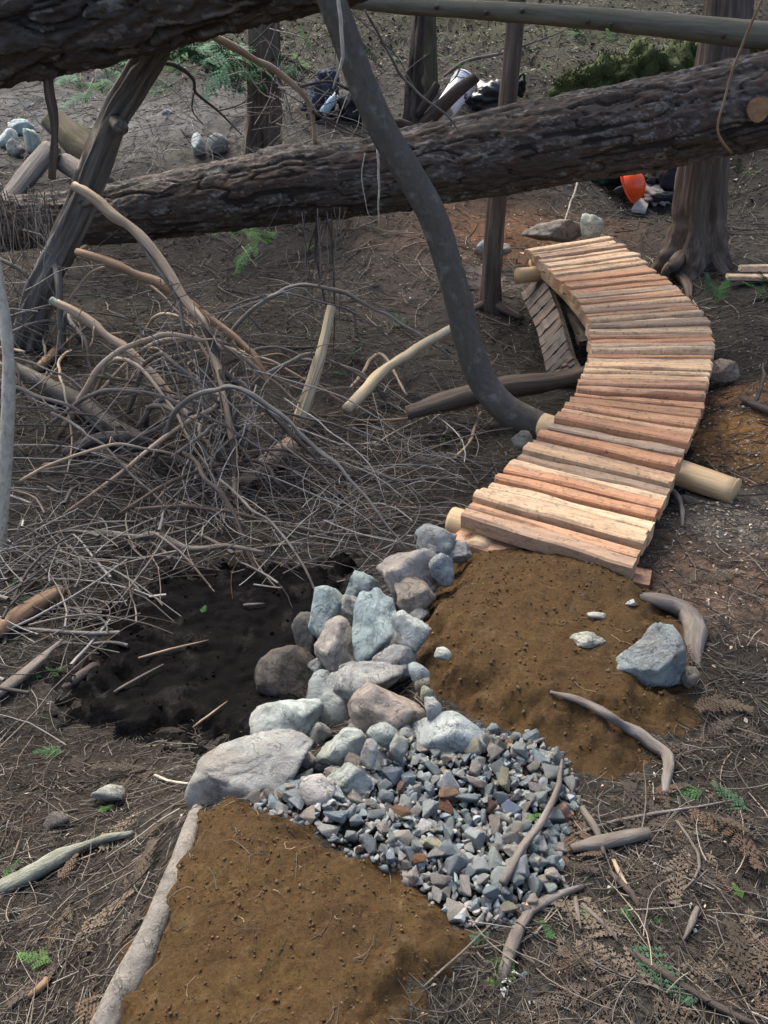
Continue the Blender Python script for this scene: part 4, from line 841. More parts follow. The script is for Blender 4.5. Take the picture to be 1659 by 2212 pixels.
thing_stick('branch', 'brown dead limb fanning down into the brush pile', Y_([(440, 700, 4.5), (485, 800, 4.35), (560, 870, 4.2), (640, 950, 4.0), (720, 1030, 3.8), (780, 1115, 3.55)]), [.018, .018, .016, .013, .010, .006], M['darkstick'], sides=10,
    twigs=[(Y_([(560, 870, 4.2), (600, 940, 4.0), (640, 1040, 3.8), (650, 1120, 3.6)]), [.007, .006, .005, .003]), (Y_([(620, 930, 4.05), (700, 980, 3.95), (800, 1040, 3.8)]), [.007, .005, .003])])
thing_stick('branch', 'dark stout limb hanging down through the brush centre', Y_([(480, 800, 4.3), (492, 900, 4.1), (505, 1000, 3.85), (500, 1090, 3.65)]), [.02, .02, .017, .012], M['darkstick'], sides=10)
thing_stick('branch', 'thick curved dark branch dipping into the mud edge', [at_y(240, 1225, 3.0), at_y(246, 1285, 2.95), at_y(280, 1345, 2.85), at_y(245, 1415, 2.75), g3(200, 1457, .02), g3(135, 1487, .0)], [.018, .022, .022, .020, .020, .014], M['darkstick'], sides=12,
    twigs=[(Y_([(262, 1310, 2.9), (300, 1330, 2.9), (345, 1380, 2.85)]), [.008, .006, .003])])
thing_stick('branch', 'short forked dark branch reaching the boardwalk corner rocks', Y_([(778, 1115, 3.55), (830, 1121, 3.5), (872, 1108, 3.5), (905, 1132, 3.45), (935, 1160, 3.4)]), [.012, .015, .016, .015, .012], M['darkstick'], sides=10)
thing_stick('branch', 'grey crooked branch lying along the foot of the brush pile', Y_([(190, 1150, 3.3), (300, 1160, 3.25), (330, 1155, 3.2), (400, 1185, 3.15), (480, 1180, 3.1), (570, 1195, 3.0)]), [.012, .015, .018, .016, .012, .006], M['greystick'], sides=10,
    twigs=[(Y_([(330, 1160, 3.2), (380, 1150, 3.25), (450, 1125, 3.3)]), [.009, .007, .003])])
thing_stick('branch', 'tan branch arching from the overhead trunk toward the alder', Y_([(455, 75, 5.6), (500, 100, 5.7), (560, 132, 5.8), (610, 165, 5.9), (650, 200, 6.0), (672, 240, 6.1), (680, 310, 6.15)]), [.022, .022, .02, .018, .016, .015, .012], M['pale'], sides=10, tmat=M['darkstick'],
    twigs=[(Y_([(640, 190, 6.0), (690, 178, 6.0), (720, 178, 6.0), (760, 195, 6.0)]), [.010, .009, .009, .012]), (Y_([(672, 240, 6.1), (720, 265, 6.1), (770, 290, 6.1), (805, 300, 6.1)]), [.008, .007, .006, .004]),
           (Y_([(672, 235, 6.1), (740, 285, 6.0), (800, 287, 6.0)]), [.006, .005, .003]), (Y_([(540, 100, 5.8), (580, 60, 5.9), (600, 40, 5.9)]), [.005, .004, .003])])
thing_stick('branch', 'broken brown branch hanging from the overhead trunk', Y_([(82, 150, 4.95), (90, 135, 4.95), (102, 160, 4.95), (112, 220, 4.95), (116, 300, 4.98), (110, 385, 5.0)]), [.02, .028, .026, .024, .022, .018], M['cedarbark'], sides=12)
thing_stick('branch', 'dark twig joining the leaning snag and the tan branch', Y_([(350, 135, 5.3), (385, 145, 5.35), (420, 175, 5.45), (425, 205, 5.5), (470, 240, 5.6), (520, 290, 5.7)]), [.012, .012, .010, .009, .007, .004], M['darkstick'], sides=8,
    twigs=[(Y_([(420, 200, 5.5), (415, 240, 5.5), (440, 270, 5.5)]), [.006, .004, .003]), (Y_([(470, 240, 5.6), (520, 225, 5.7), (560, 190, 5.7)]), [.005, .004, .003])])
thing_stick('branch', 'white peeling twig hanging down in front of the alder top', Y_([(733, -20, 4.0), (735, 60, 4.0), (737, 130, 4.02), (722, 190, 4.05)]), [.008, .008, .007, .004], M['birch'], sides=7)
thing_stick('branch', 'white forked twig dangling in front of the fallen fir', Y_([(818, 320, 5.6), (816, 380, 5.6), (819, 440, 5.6), (816, 500, 5.6)]), [.008, .007, .006, .003], M['birch'], sides=7, twigs=[(Y_([(790, 330, 5.6), (780, 380, 5.6), (790, 440, 5.6), (800, 470, 5.6)]), [.004, .004, .003, .002])])
thing_stick('branch', 'brown root strands hanging below the middle of the fallen fir', Y_([(688, 470, 5.95), (682, 520, 5.95), (690, 600, 5.9), (712, 700, 5.85)]), [.016, .012, .008, .004], M['darkstick'], sides=8,
    twigs=[(Y_([(690, 470, 5.95), (665, 540, 5.9), (662, 590, 5.9)]), [.007, .005, .003]), (Y_([(705, 470, 5.95), (718, 540, 5.9), (722, 700, 5.85), (718, 790, 5.8)]), [.006, .006, .005, .003])])
thing_stick('branch', 'thin lichened branch slanting behind the slim cedar', Y_([(960, 165, 9.0), (1000, 135, 9.0), (1060, 120, 9.0), (1130, 100, 9.0), (1220, 65, 9.0)]), [.014, .016, .014, .011, .005], M['greystick'], sides=8, twigs=[(Y_([(1000, 135, 9.0), (985, 165, 8.95), (970, 180, 8.9)]), [.01, .008, .004])])
thing_stick('branch', 'long thin grey twig drooping over the fallen fir near the bucket', Y_([(790, 20, 5.3), (835, 110, 5.35), (870, 165, 5.4), (910, 210, 5.4), (960, 245, 5.4), (995, 290, 5.4)]), [.006, .008, .008, .008, .006, .003], M['greystick'], sides=7)
thing_stick('vine', 'thin tan vine hanging in a curve in front of the fallen fir', Y_([(1655, -20, 5.1), (1620, 55, 5.1), (1590, 130, 5.1), (1566, 210, 5.1), (1550, 268, 5.1), (1555, 300, 5.1), (1580, 332, 5.1)]), [.007]*7, M['orangewood'], cat='vine', sides=7)
thing_stick('branch', 'white straight twig leaning near the orange helmet', Y_([(1250, 385, 8.9), (1232, 440, 8.6), (1215, 485, 8.3)]), [.010, .009, .006], M['birch'], sides=7)
thing_stick('branch', 'dark root stub curling on the sawdust right of the boardwalk', [gtop(1600, 870, .03), gtop(1625, 890, .04), gtop(1670, 905, .03)], [.014, .018, .02], M['darkstick'], sides=9, twigs=[([gtop(1628, 890, .04), gtop(1640, 850, .09), gtop(1638, 830, .12)], [.012, .009, .005])])
thing_stick('branch', 'thin dark root emerging under the protruding peeled log', [gtop(1445, 1075, .05), gtop(1462, 1105, .05), gtop(1475, 1140, .01)], [.012, .011, .007], M['greystick'], sides=8)
thing_stick('branch', 'curved pale stick left of the alder base', [gtop(985, 1000, .03), gtop(1010, 975, .05), gtop(1025, 945, .06), gtop(1035, 915, .07)], [.008, .009, .009, .006], M['pale'], sides=8)
thing_stick('branch', 'long horizontal pale stick lying below the alder curve', [gtop(760, 925, .05), gtop(860, 930, .07), gtop(960, 915, .08), gtop(1060, 895, .08)], [.006, .010, .010, .008], M['orangewood'], sides=8)
thing_stick('branch', 'twin sticks fanning from the pale gully pole', [gtop(760, 870, .1), gtop(820, 815, .16), gtop(878, 870, .05)], [.012, .014, .008], M['pale'], sides=8)
# mossy logs at the upper left
tag(stick('log', [at_y(120, 262, 8.0), at_y(165, 305, 7.8), at_y(215, 352, 7.6)], [.15, .15, .12], M['mossy'], sides=28, n=30, amp=.3), 'mossy green log stub behind the broken hanging branch', 'log')
tag(stick('log', [at_y(10, 440, 7.0), at_y(60, 380, 7.2), at_y(112, 318, 7.4)], [.12, .12, .10], M['greybark'], sides=16, amp=.2, flat=.6), 'pale split log leaning left of the mossy log', 'log')
tag(stick('log', [at_y(140, 352, 7.4), at_y(190, 382, 7.2), at_y(230, 405, 7.1)], [.09, .09, .085], M['greystick'], sides=14, amp=.12), 'short grey log wedged beside the leaning snag', 'log')
ML = empty('mossy_log', gtop(1400, 165), 'moss covered rotten log on the slope above the fallen fir', 'log')
mp_ = np.array(ML.location); mq = [mp_+np.array(k) for k in ((-1.0, -.1, -.16), (-.7, -.05, -.06), (-.15, 0, .05), (.45, .05, .13), (.95, .12, .16), (1.3, .15, .14))]
Vm, Fm, am = tube(mq, [.04, .12, .19, .22, .20, .12], n=90, sides=36, disp=lambda ax, S, TH, RR: RR*.5*fbm(ax*9, 4, 3)); put('trunk', Vm, Fm, bark('thick_moss', (.03, .04, .016), (.06, .078, .028), (.10, .12, .048), 22, .8, 1.), ML, am)
r = np.random.default_rng(8); idx = r.integers(0, len(Vm), 5000); idx = idx[Vm[idx, 2] > np.median(Vm[:, 2])-.12]; B0 = Vm[idx]; n = len(idx)
dv = r.normal(0, .5, (n, 3))+np.array([0, -.3, .6]); dv /= np.linalg.norm(dv, axis=1)[:, None]; sd = np.cross(dv, r.normal(size=(n, 3))); sd /= np.linalg.norm(sd, axis=1)[:, None]; B0 = B0 + r.normal(0, .012, (n, 3)); l = r.uniform(.02, .045, (n, 1))
Q = np.stack([B0-sd*.010, B0+sd*.010, B0+dv*l+sd*.003, B0+dv*l-sd*.003], 1).reshape(-1, 3); cm = np.array([(.075,.10,.032),(.10,.13,.042),(.055,.075,.025),(.11,.11,.05)])[r.integers(0, 4, n)]
tag(put('moss', Q, np.arange(n*4).reshape(-1, 4), M['leaf'], ML, {'Col': ('FLOAT_COLOR', np.repeat(np.concatenate([cm, np.ones((n, 1))], 1), 4, 0))}, False), kind='stuff')
tag(stick('log', [gtop(85, 806, .03), gtop(118, 780, .05), gtop(148, 758, .07)], [.03, .03, .025], M['orangewood'], sides=10), 'short brown log end beside the leaning snag base', 'log')
tag(stick('log', [gtop(140, 985, .02), gtop(220, 965, .05), gtop(330, 960, .05)], [.028, .032, .026], M['greystick'], sides=10, amp=.2), 'grey weathered log lying flat beneath the dark alder log', 'log')

# ------------------------------------------------------------------ gear
def cloth(name, sx, sy, sz, c, mat, parent, rz=0, lump=.12, seed=0, tilt=(0, 0)):
    V, Fc = rbox(sx, sy, sz, 2.8, 4, lump*1.5, seed); V = V*(1+.07*fbm(V*16, 3, seed))[:, None] if sx < 1 else V
    V = rot_any(V, (tilt[0], tilt[1], 0)); V = rotz(V, rz); return put(name, V+np.asarray(c), Fc, mat, parent)
C_dark = plain('dark_fabric', (.018, .018, .022), .75, .3, .4, 60); C_navy = plain('navy_fabric', (.035, .042, .065), .8, .3, .4, 60); C_green = plain('dark_green_fabric', (.012, .035, .028), .75)
C_grey = plain('grey_fabric', (.21, .19, .175), .85); C_red = plain('maroon_fabric', (.10, .015, .015), .8); C_olive = plain('olive_fabric', (.06, .068, .055), .8)
# orange helmet
def helmet():
    p = ground(1355, 434); c = np.array([p[0], p[1]-.05, p[2]+.16]); root = empty('safety_helmet', p, 'bright orange safety helmet lying on its side by dark clothing', 'helmet')
    V, Fc = ico(4); k = V[:, 2] > -.02; Fk = Fc[k[Fc].all(1)]; used = np.unique(Fk); mp = -np.ones(len(V), int); mp[used] = np.arange(len(used)); S = V[used]; Fk = mp[Fk]
    rid = .05*np.exp(-(S[:, 0]/.10)**2)*S[:, 2] + .02*np.exp(-((np.abs(S[:, 0])-.45)/.08)**2)*S[:, 2]
    S = S*np.array([.125, .15, .135])*(1+rid)[:, None]
    oz = NT('orange_plastic'); orange = oz.fin((.88, .085, .012), .28, None, .5)
    hq = Vector((.72, -.50, .48)).to_track_quat('Z', 'Y').to_matrix(); hm = np.array(hq)
    def tr(V): return (np.asarray(V)*1.15) @ hm.T + c
    inner = S*.93
    sh = np.vstack([S, inner]); n = len(S); Fa = [list(map(int, f)) for f in Fk] + [[int(n+a) for a in f[::-1]] for f in Fk]
    put('shell', tr(sh), Fa, orange, root)
    t = np.linspace(0, 2*np.pi, 40, endpoint=False); out = 1.10+.22*np.clip(np.sin(t), 0, 1)**2
    A = np.stack([np.cos(t)*.125*.97, np.sin(t)*.15*.97, np.zeros(40)+.004], -1); B = np.stack([np.cos(t)*.125*out, np.sin(t)*.15*out, np.zeros(40)-.012], -1); Cc = B+np.array([0, 0, -.006]); D = A+np.array([0, 0, -.012])
    Vb = np.vstack([A, B, Cc, D]); Fb = []
    for i in range(40):
        j = (i+1) % 40
        for q in range(4): Fb.append([q*40+i, q*40+j, ((q+1) % 4)*40+j, ((q+1) % 4)*40+i])
    put('brim', tr(Vb), Fb, orange, root)
    band = tube([tr(np.array([[math.cos(a)*.118, math.sin(a)*.142, -.012]]))[0] for a in np.linspace(0, 6.1, 24)], [.010]*24, n=40, sides=6); put('headband', band[0], band[1], C_dark, root)
    e = tr(np.array([[.14, .0, -.02], [.15, .01, .06], [.13, .0, -.09]])); Vm, Fm = rbox(.02, .035, .045, 4, 3); put('ear_muff', tr(Vm+np.array([.13, 0, -.06])), Fm, C_dark, root)
    Vm, Fm = rbox(.02, .035, .045, 4, 3); put('ear_muff', tr(Vm+np.array([-.13, 0, -.06])), Fm, C_dark, root)
    stick('strap', list(tr(np.array([[.12, .0, .0], [.1, .02, -.12], [0, .03, -.17], [-.1, .02, -.12], [-.12, 0, 0]]))), [.006]*5, C_dark, root, sides=6)
helmet()
p = ground(1445, 415); B = empty('backpack', p, 'dark olive backpack leaning on the stout cedar', 'backpack')
cloth('body', .19, .14, .25, p+np.array([0.02, .15, .22]), C_olive, B, .2, .08, 3, (-.2, .1)); cloth('flap', .17, .12, .07, p+np.array([0.0, .08, .42]), C_dark, B, .2, .1, 4); cloth('pocket', .11, .06, .11, p+np.array([-.02, -.01, .14]), C_dark, B, .2, .1, 5)
stick('strap', [p+np.array([.1, .05, .42]), p+np.array([.18, -.05, .28]), p+np.array([.14, -.04, .1])], [.014]*3, C_olive, B, sides=6)
p = ground(1412, 436); B = empty('jacket', p, 'crumpled grey and black jacket below the olive backpack', 'jacket')
cloth('body', .17, .16, .06, p+np.array([0, .06, .07]), C_grey, B, .5, .25, 6, (.35, 0)); cloth('sleeve', .16, .05, .045, p+np.array([.1, -.04, .06]), C_dark, B, .45, .2, 7); cloth('hood', .09, .08, .07, p+np.array([-.03, .22, .16]), C_dark, B, 0, .25, 8); cloth('sleeve', .05, .12, .05, p+np.array([.14, .2, .17]), C_dark, B, .3, .2, 9)
p = ground(1316, 402); B = empty('duffel_bag', p, 'dark green soft bag behind the orange helmet', 'bag')
cloth('body', .22, .15, .12, p+np.array([0, .1, .1]), C_green, B, .15, .14, 10); stick('strap', [p+np.array([-.15, .02, .12]), p+np.array([-.05, -.04, .22]), p+np.array([.1, -.04, .2]), p+np.array([.17, .02, .1])], [.012]*4, C_dark, B, sides=6)
p = ground(1362, 372); tag(cloth('cloth_bundle', .12, .1, .09, p+np.array([0, .05, .06]), C_red, None, 0, .2, 12), 'maroon cloth bundle just under the fallen fir above the helmet', 'clothing')
# grey board by the gear
q = [gtop(1363, 462, .05), gtop(1393, 466, .05), gtop(1402, 441, .05), gtop(1376, 437, .05)]
V = np.array(q + [x-np.array([0, 0, .03]) for x in q]); tag(put('board', V, [[0, 1, 2, 3], [7, 6, 5, 4], [0, 4, 5, 1], [1, 5, 6, 2], [2, 6, 7, 3], [3, 7, 4, 0]], M['oldplank'], None, None, False, (.42, .39, .36)), 'short pale grey board lying below the jacket', 'board')
# new boards at the right
def board(label, a, b, w, th, col):
    a = np.array(a); b = np.array(b); X = b-a; L = np.linalg.norm(X); me = plank_mesh('board', L, w*.5, w, th, int(L*1000), M['plank'], .002)
    o = link('board', me, None, mat4=Matrix.Translation(tuple((a+b)/2)) @ Matrix.Rotation(math.atan2(X[1], X[0]), 4, 'Z'), color=col); tag(o, label, 'board')
g = gtop(1640, 606)
board('wide pale new board lying flat right of the stout cedar', g+np.array([-.26, -.02, .05]), g+np.array([1.0, -.12, .05]), .16, .03, (.70, .50, .34))
board('second new board resting on the wide pale board', g+np.array([-.14, .07, .10]), g+np.array([.95, .05, .10]), .10, .045, (.74, .60, .42))
# white bucket with lettering
def bucket():
    y = 9.55; a = at_y(965, 232, y-.12); b = at_y(1003, 178, y+.05); p = ground(985, 250)
    X = b-a; X /= np.linalg.norm(X)
    L = .40; r0, r1 = .108, .124; c = (a+b)/2; a = c-X*L*.5; n1 = np.cross(X, [0, 0, 1]); n1 /= np.linalg.norm(n1); n2 = np.cross(n1, X)
    root = empty('bucket', a, 'white plastic bucket with navy lettering lying behind the fallen fir', 'bucket')
    wp = plain('white_plastic', (.78, .79, .80), .35, .5, .05, 12, .02); gp = plain('bucket_base', (.42, .40, .36), .6, .3, .2, 20)
    def lathe(prof, k=40): 
        V = []; 
        for s, r in prof:
            for i in range(k): t = i*2*math.pi/k; V.append(a+X*s+(n1*math.cos(t)+n2*math.sin(t))*r)
        Fc = [[i*k+j, i*k+(j+1) % k, (i+1)*k+(j+1) % k, (i+1)*k+j] for i in range(len(prof)-1) for j in range(k)]
        return np.array(V), Fc
    prof = [(.012, r0-.02), (0, r0-.012), (0, r0-.003), (.006, r0)] + [(.006+(L-.1)*t, r0+(r1-r0)*t*.75) for t in np.linspace(.1, 1, 6)]
    for k in range(3): s = L-.09+k*.027; prof += [(s, r1-.004), (s+.002, r1+.008), (s+.008, r1+.008), (s+.010, r1-.003)]
    prof += [(L, r1), (L, r1-.006), (.02, r0-.008)]
    V, Fc = lathe(prof); put('shell', V, Fc, wp, root)
    V, Fc = lathe([(.004, .001), (.004, r0-.008)]); put('base', V, Fc, gp, root)
    V, Fc = lathe([(L+.004, .001), (L+.004, r1+.004), (L-.012, r1+.012), (L-.014, r1+.006)]); put('lid', V, Fc, wp, root)
    cu = bpy.data.curves.new('lettering', 'FONT'); cu.body = 'RONA'; cu.size = .074; cu.align_x = 'CENTER'; cu.offset = .0035; cu.space_character = 1.02
    to = bpy.data.objects.new('tmp', cu); COL.objects.link(to); dg = bpy.context.evaluated_depsgraph_get(); me = bpy.data.meshes.new_from_object(to.evaluated_get(dg)); bpy.data.objects.remove(to)
    bm = bmesh.new(); bm.from_mesh(me); bmesh.ops.triangulate(bm, faces=bm.faces[:])
    for _ in range(2): bmesh.ops.subdivide_edges(bm, edges=[e for e in bm.edges if e.calc_length() > .02], cuts=1)
    T = np.array([v.co[:] for v in bm.verts]); Ft = [[v.index for v in f.verts] for f in bm.faces]; bm.free()
    # letters run round the wall, their tops toward the lid
    view = np.array([0, 0, CAMH])-c; th0 = math.atan2(view @ n2, view @ n1)
    out = []
    for x, yy, _ in T:
        s = .19+yy; R = r0+(r1-r0)*.75*min(s/(L-.1), 1)+.0025; t = th0 - .42 + SGN*x/R
        out.append(a+X*s+(n1*math.cos(t)+n2*math.sin(t))*R)
    put('lettering', np.array(out), Ft, plain('navy_print', (.012, .018, .05), .5), root, None, False)
    hh = [a+X*(L-.05)+(n1*math.cos(t)+n2*math.sin(t))*(r1+.015)+X*(-.06*math.sin(t-th0+.4)) for t in np.linspace(th0-2.2, th0+.9, 14)]
    stick('handle', hh, [.003]*14, C_dark, root, sides=6)
SGN = -1
bucket()
p = ground(1060, 238); B = empty('backpack', p, 'shiny black bag between the white bucket and the slim cedar', 'bag')
sh_ = plain('black_vinyl', (.014, .015, .018), .35, .5, .3, 30)
cloth('body', .26, .16, .15, p+np.array([0, .1, .12]), sh_, B, .25, .16, 14); cloth('pocket', .10, .08, .09, p+np.array([.28, .1, .22]), C_dark, B, .2, .15, 15); stick('strap', [p+np.array([.2, .05, .2]), p+np.array([.33, 0, .36]), p+np.array([.36, .05, .2])], [.015]*3, C_green, B, sides=6)
p = ground(700, 262); B = empty('backpack', p, 'navy and black backpack half hidden behind the curved alder', 'backpack')
cloth('body', .15, .13, .19, p+np.array([-.03, .15, .18]), C_navy, B, .3, .22, 16, (.0, .3)); cloth('flap', .10, .09, .11, p+np.array([.04, .2, .38]), C_navy, B, .3, .16, 17); cloth('pocket', .2, .15, .17, p+np.array([.36, .12, .1]), C_dark, B, 0, .14, 18)
stick('strap', [p+np.array([.05, 0, .45]), p+np.array([.14, -.08, .3]), p+np.array([.1, -.03, .08])], [.012]*3, C_dark, B, sides=6)
bp = at_y(712, 225, p[1]-.05); B = empty('water_bottle', bp-np.array([0, 0, .1]), 'pale blue bottle with white cap on the navy backpack', 'bottle')
blue = plain('pale_blue_plastic', (.42, .56, .66), .35, .4, .08); wc = plain('white_cap', (.75, .76, .78), .4, .4, .05)
ax_ = np.array([.55, 0, .6]); ax_ /= np.linalg.norm(ax_)
stick('body', [bp-ax_*.11, bp-ax_*.105, bp+ax_*.05, bp+ax_*.08], [.03, .045, .045, .03], blue, B, sides=18, amp=0, n=20); stick('cap', [bp+ax_*.08, bp+ax_*.12], [.036, .034], wc, B, sides=16, amp=0, n=5)

# ------------------------------------------------------------------ cedar sprigs and small plants
def frond_mesh(name, L, seed, col, droop=.15, width=.42):
    r = np.random.default_rng(seed); V = []; Fc = []; Cs = []
    def quad(a, d, up, l, w, c):
        s = np.cross(d, up); s /= np.linalg.norm(s)+1e-9; k = len(V)
        V.extend([a, a+d*l*.45+s*w, a+d*l, a+d*l*.45-s*w]); Fc.append([k, k+1, k+2, k+3]); Cs.extend([(*c, 1)]*4)
    up = np.array([0, 0, 1.])
    def axis(a, d, l, w, lev):
        n = max(3, int(l/(.011 if lev else .02)))
        pos = np.array(a, float)
        for i in range(n):
            t = i/n; d = d + np.array([0, 0, -droop/n]) + r.normal(0, .02, 3); d /= np.linalg.norm(d); st = l/n
            cc = np.array(col)*r.uniform(.75, 1.25)
            quad(pos, d, up, st*1.3, .0016 if lev else .0022, cc*.8 if not lev else cc)
            for sg in (-1, 1):
                if lev < 1 and t > .06: 
                    sd = d*.75 + sg*np.cross(up, d)*.75 + r.normal(0, .08, 3); sd /= np.linalg.norm(sd); axis(pos, sd, l*width*(1-t*.8)*r.uniform(.7, 1.1), w, lev+1)
                elif lev >= 1:
                    sd = d*.8 + sg*np.cross(up, d)*.6; sd /= np.linalg.norm(sd); quad(pos, sd, up, .014*(1-t*.5)*(L/.2)**.5, .0032*(L/.2)**.5, cc)
            pos = pos + d*st
    axis((0, 0, 0), np.array([1., 0, .05]), L, 0, 0)
    return mesh_of(name, np.array(V), Fc, M['leaf'], {'Col': ('FLOAT_COLOR', np.array(Cs))}, False)
G1=(.065,.14,.035); G2=(.05,.12,.04); G3=(.045,.10,.055)
G4 = (.075, .185, .10)
FM = [frond_mesh('sprig', .2, 1, G1), frond_mesh('sprig', .2, 2, G2), frond_mesh('sprig', .2, 3, G3), frond_mesh('sprig', .2, 4, (.06, .15, .05), .3, .5), frond_mesh('sprig', .2, 5, G4, .25, .5)]
def sprig(label, u, v, lenpx, ang, k=0, lift=.012, y=None, pitch=0., group=None, name='cedar_sprig', roll=0.):
    p = at_y(u, v, y) if y else gtop(u, v, lift); s = pxm(lenpx, p)/.2*1.1
    o = link(name, FM[k], None, mat4=Matrix.Translation(tuple(p)) @ Matrix.Rotation(ang, 4, 'Z') @ Matrix.Rotation(-pitch, 4, 'Y') @ Matrix.Rotation(roll, 4, 'X') @ Matrix.Scale(s, 4)); tag(o, label, 'sprig', group); return o
sprig('large bright green cedar sprig at the edge of the near soil', 1112, 2068, 120, 3.95, 0)
sprig('short green cedar sprig beside the long exposed root', 1282, 1978, 46, 3.3, 0); sprig('green cedar sprig pointing right from the long exposed root', 1330, 1974, 90, -.25, 1)
sprig('faded cedar sprig trailing down the right litter', 1355, 2045, 150, -.85, 2); sprig('blue green fir sprig on the right litter', 1615, 1760, 90, 2.15, 2)
sprig('dark green sprig lying near the bent stick', 1520, 1715, 80, 3.3, 1); sprig('bright green sprig on the lower left litter', 115, 2085, 80, 2.9, 0)
sprig('small green sprig in the left litter by the mud', 140, 1632, 70, 3.0, 1); sprig('green tuft at the left rim by the lichened stick', 8, 1905, 56, 1.2, 1)
sprig('single small sprig poking up near the bottom litter', 1195, 2040, 50, 1.9, 1); sprig('little green sprig among the right twigs', 1602, 1950, 40, 1.7, 0)
sprig('faint pale green sprig beside the near soil tip', 1060, 2020, 70, 3.6, 2); sprig('small green leaf sprig on the gravel', 1130, 1795, 40, .4, 0, .04)
sprig('small green sprig left of the lone beige rock', 210, 1760, 34, .6, 0)
r = np.random.default_rng(31)
def bough(u, v, y, n, sp, lp, lab, grp, ks=(4, 4, 3), pit=(-.6, .3)):
    for i in range(n):
        sprig(lab, u+r.normal(0, sp), v+r.normal(0, sp*.45), lp*r.uniform(.7, 1.2), r.uniform(0, 6.28), int(r.choice(ks)), 0, y+r.uniform(-.25, .25), r.uniform(*pit), grp, 'cedar_bough', r.uniform(-.5, .5))
bough(430, 125, 8.4, 40, 50, 110, 'feathery green cedar bough hanging behind the overhead trunk', 'cedar boughs behind the overhead trunk')
bough(615, 125, 8.9, 12, 34, 75, 'feathery green cedar bough beside the dark stringy cedar', 'cedar boughs around the dark stringy cedar')
bough(230, 138, 8.8, 20, 60, 90, 'low green cedar bough between the hanging branch and the leaning snag', 'cedar boughs over the far path')
for i in range(64):
    u, v = r.uniform(480, 1650), r.uniform(5, 175); k = ground(u, v)
    sprig('low green plant on the mossy slope behind the fallen fir', u, v, r.uniform(34, 72), r.uniform(0, 6.28), int(r.choice([0, 3, 4])), .02, None, r.uniform(.1, .9), 'low plants on the mossy slope', 'seedling')
bough(535, 505, 6.75, 8, 26, 80, 'green cedar frond showing below the fallen fir', 'cedar fronds below the fallen fir', (0, 3))
for (u, v, n, lp, w) in [(1020, 55, 3, 40, 'on the slope between thin mossy trunk and slim cedar'), (1140, 145, 2, 34, 'right of the slim cedar behind the fallen fir'), (1180, 55, 4, 45, 'below the fallen pole on the upper slope'), (1370, 20, 4, 60, 'above the fallen pole left of the stout cedar'),
    (830, 230, 3, 30, 'just right of the alder behind the fallen fir'), (600, 80, 3, 40, 'at the right side of the dark stringy cedar'), (1560, 650, 4, 60, 'below the new boards beside the boardwalk bend'), (1600, 385, 3, 50, 'right behind the stout cedar'), (1650, 640, 3, 70, 'directly below the new boards'),
    (470, 625, 3, 38, 'above the orange brown arching branch'), (800, 605, 3, 30, 'on bare soil left of the alder middle'), (860, 715, 4, 44, 'above the pale barkless pole'), (530, 570, 3, 36, 'on bare soil under the fallen fir'), (760, 800, 2, 40, 'at the left end of the pale barkless pole'),
    (1090, 100, 3, 36, 'left of the slim cedar on the slope'), (1650, 20, 4, 50, 'right of the stout cedar on the upper slope'), (700, 50, 4, 50, 'left of the alder top on the slope'), (760, 770, 3, 50, 'right of the split cedar stake'), (880, 60, 3, 40, 'left of the black snag'), (950, 90, 3, 30, 'right of the thin mossy trunk'),
    (820, 520, 2, 26, 'under the fallen fir near the alder'), (660, 545, 2, 26, 'beside the hanging root strands'), (40, 1290, 5, 50, 'by the reddish brown broken log'), (130, 1470, 3, 40, 'by the grey split wood sliver'), (420, 1320, 1, 34, 'at the upper rim of the black mud'), (950, 960, 3, 40, 'by the curved pale stick near the alder base'), (340, 700, 2, 40, 'under the orange brown arching branch'), (620, 1160, 1, 30, 'in the fine brown brush')]:
    for i in range(n):
        sprig('small green seedling '+w, u+r.normal(0, 13), v+r.normal(0, 7), lp*r.uniform(.6, 1.1), r.uniform(0, 6.28), int(r.integers(4)), .01, None, r.uniform(.1, 1.0), 'seedlings '+w, 'seedling')

def dead_fronds():
    r = np.random.default_rng(91); me = frond_mesh('tmp', .2, 9, (.15, .085, .05), .1, .4); n = len(me.vertices); B = np.zeros(n*3); me.vertices.foreach_get('co', B); B = B.reshape(-1, 3)
    Fq = np.array([list(p.vertices) for p in me.polygons]); Vs = []; Fs = []; Cs = []; k = 0
    for i in range(130):
        u, v = (r.uniform(1150, 1660), r.uniform(1650, 2230)) if i < 80 else ((r.uniform(0, 400), r.uniform(1650, 2230)) if i < 110 else (r.uniform(1480, 1660), r.uniform(1150, 1650)))
        p = gtop(u, v, .01)
        if not free(p[:1], p[1:2]).all(): continue
        V = rotz(rot_any(B*r.uniform(.4, 1.0), r.normal(0, .15, 3)), r.uniform(0, 6.3)); V[:, 2] += H(V[:, 0]+p[0], V[:, 1]+p[1]) + .008; V[:, :2] += p[:2]
        Vs.append(V); Fs.append(Fq+k); k += n; Cs.append(np.tile(np.append(np.array([(.11,.075,.05),(.085,.066,.047),(.15,.12,.085),(.07,.055,.043)][r.integers(4)])*r.uniform(.7, 1.2), 1), (n, 1)))
    tag(put('dead_fronds', np.vstack(Vs), np.vstack(Fs), M['twig'], None, {'Col': ('FLOAT_COLOR', np.vstack(Cs))}, False), 'brown dried cedar fronds matted over the near litter', kind='stuff')
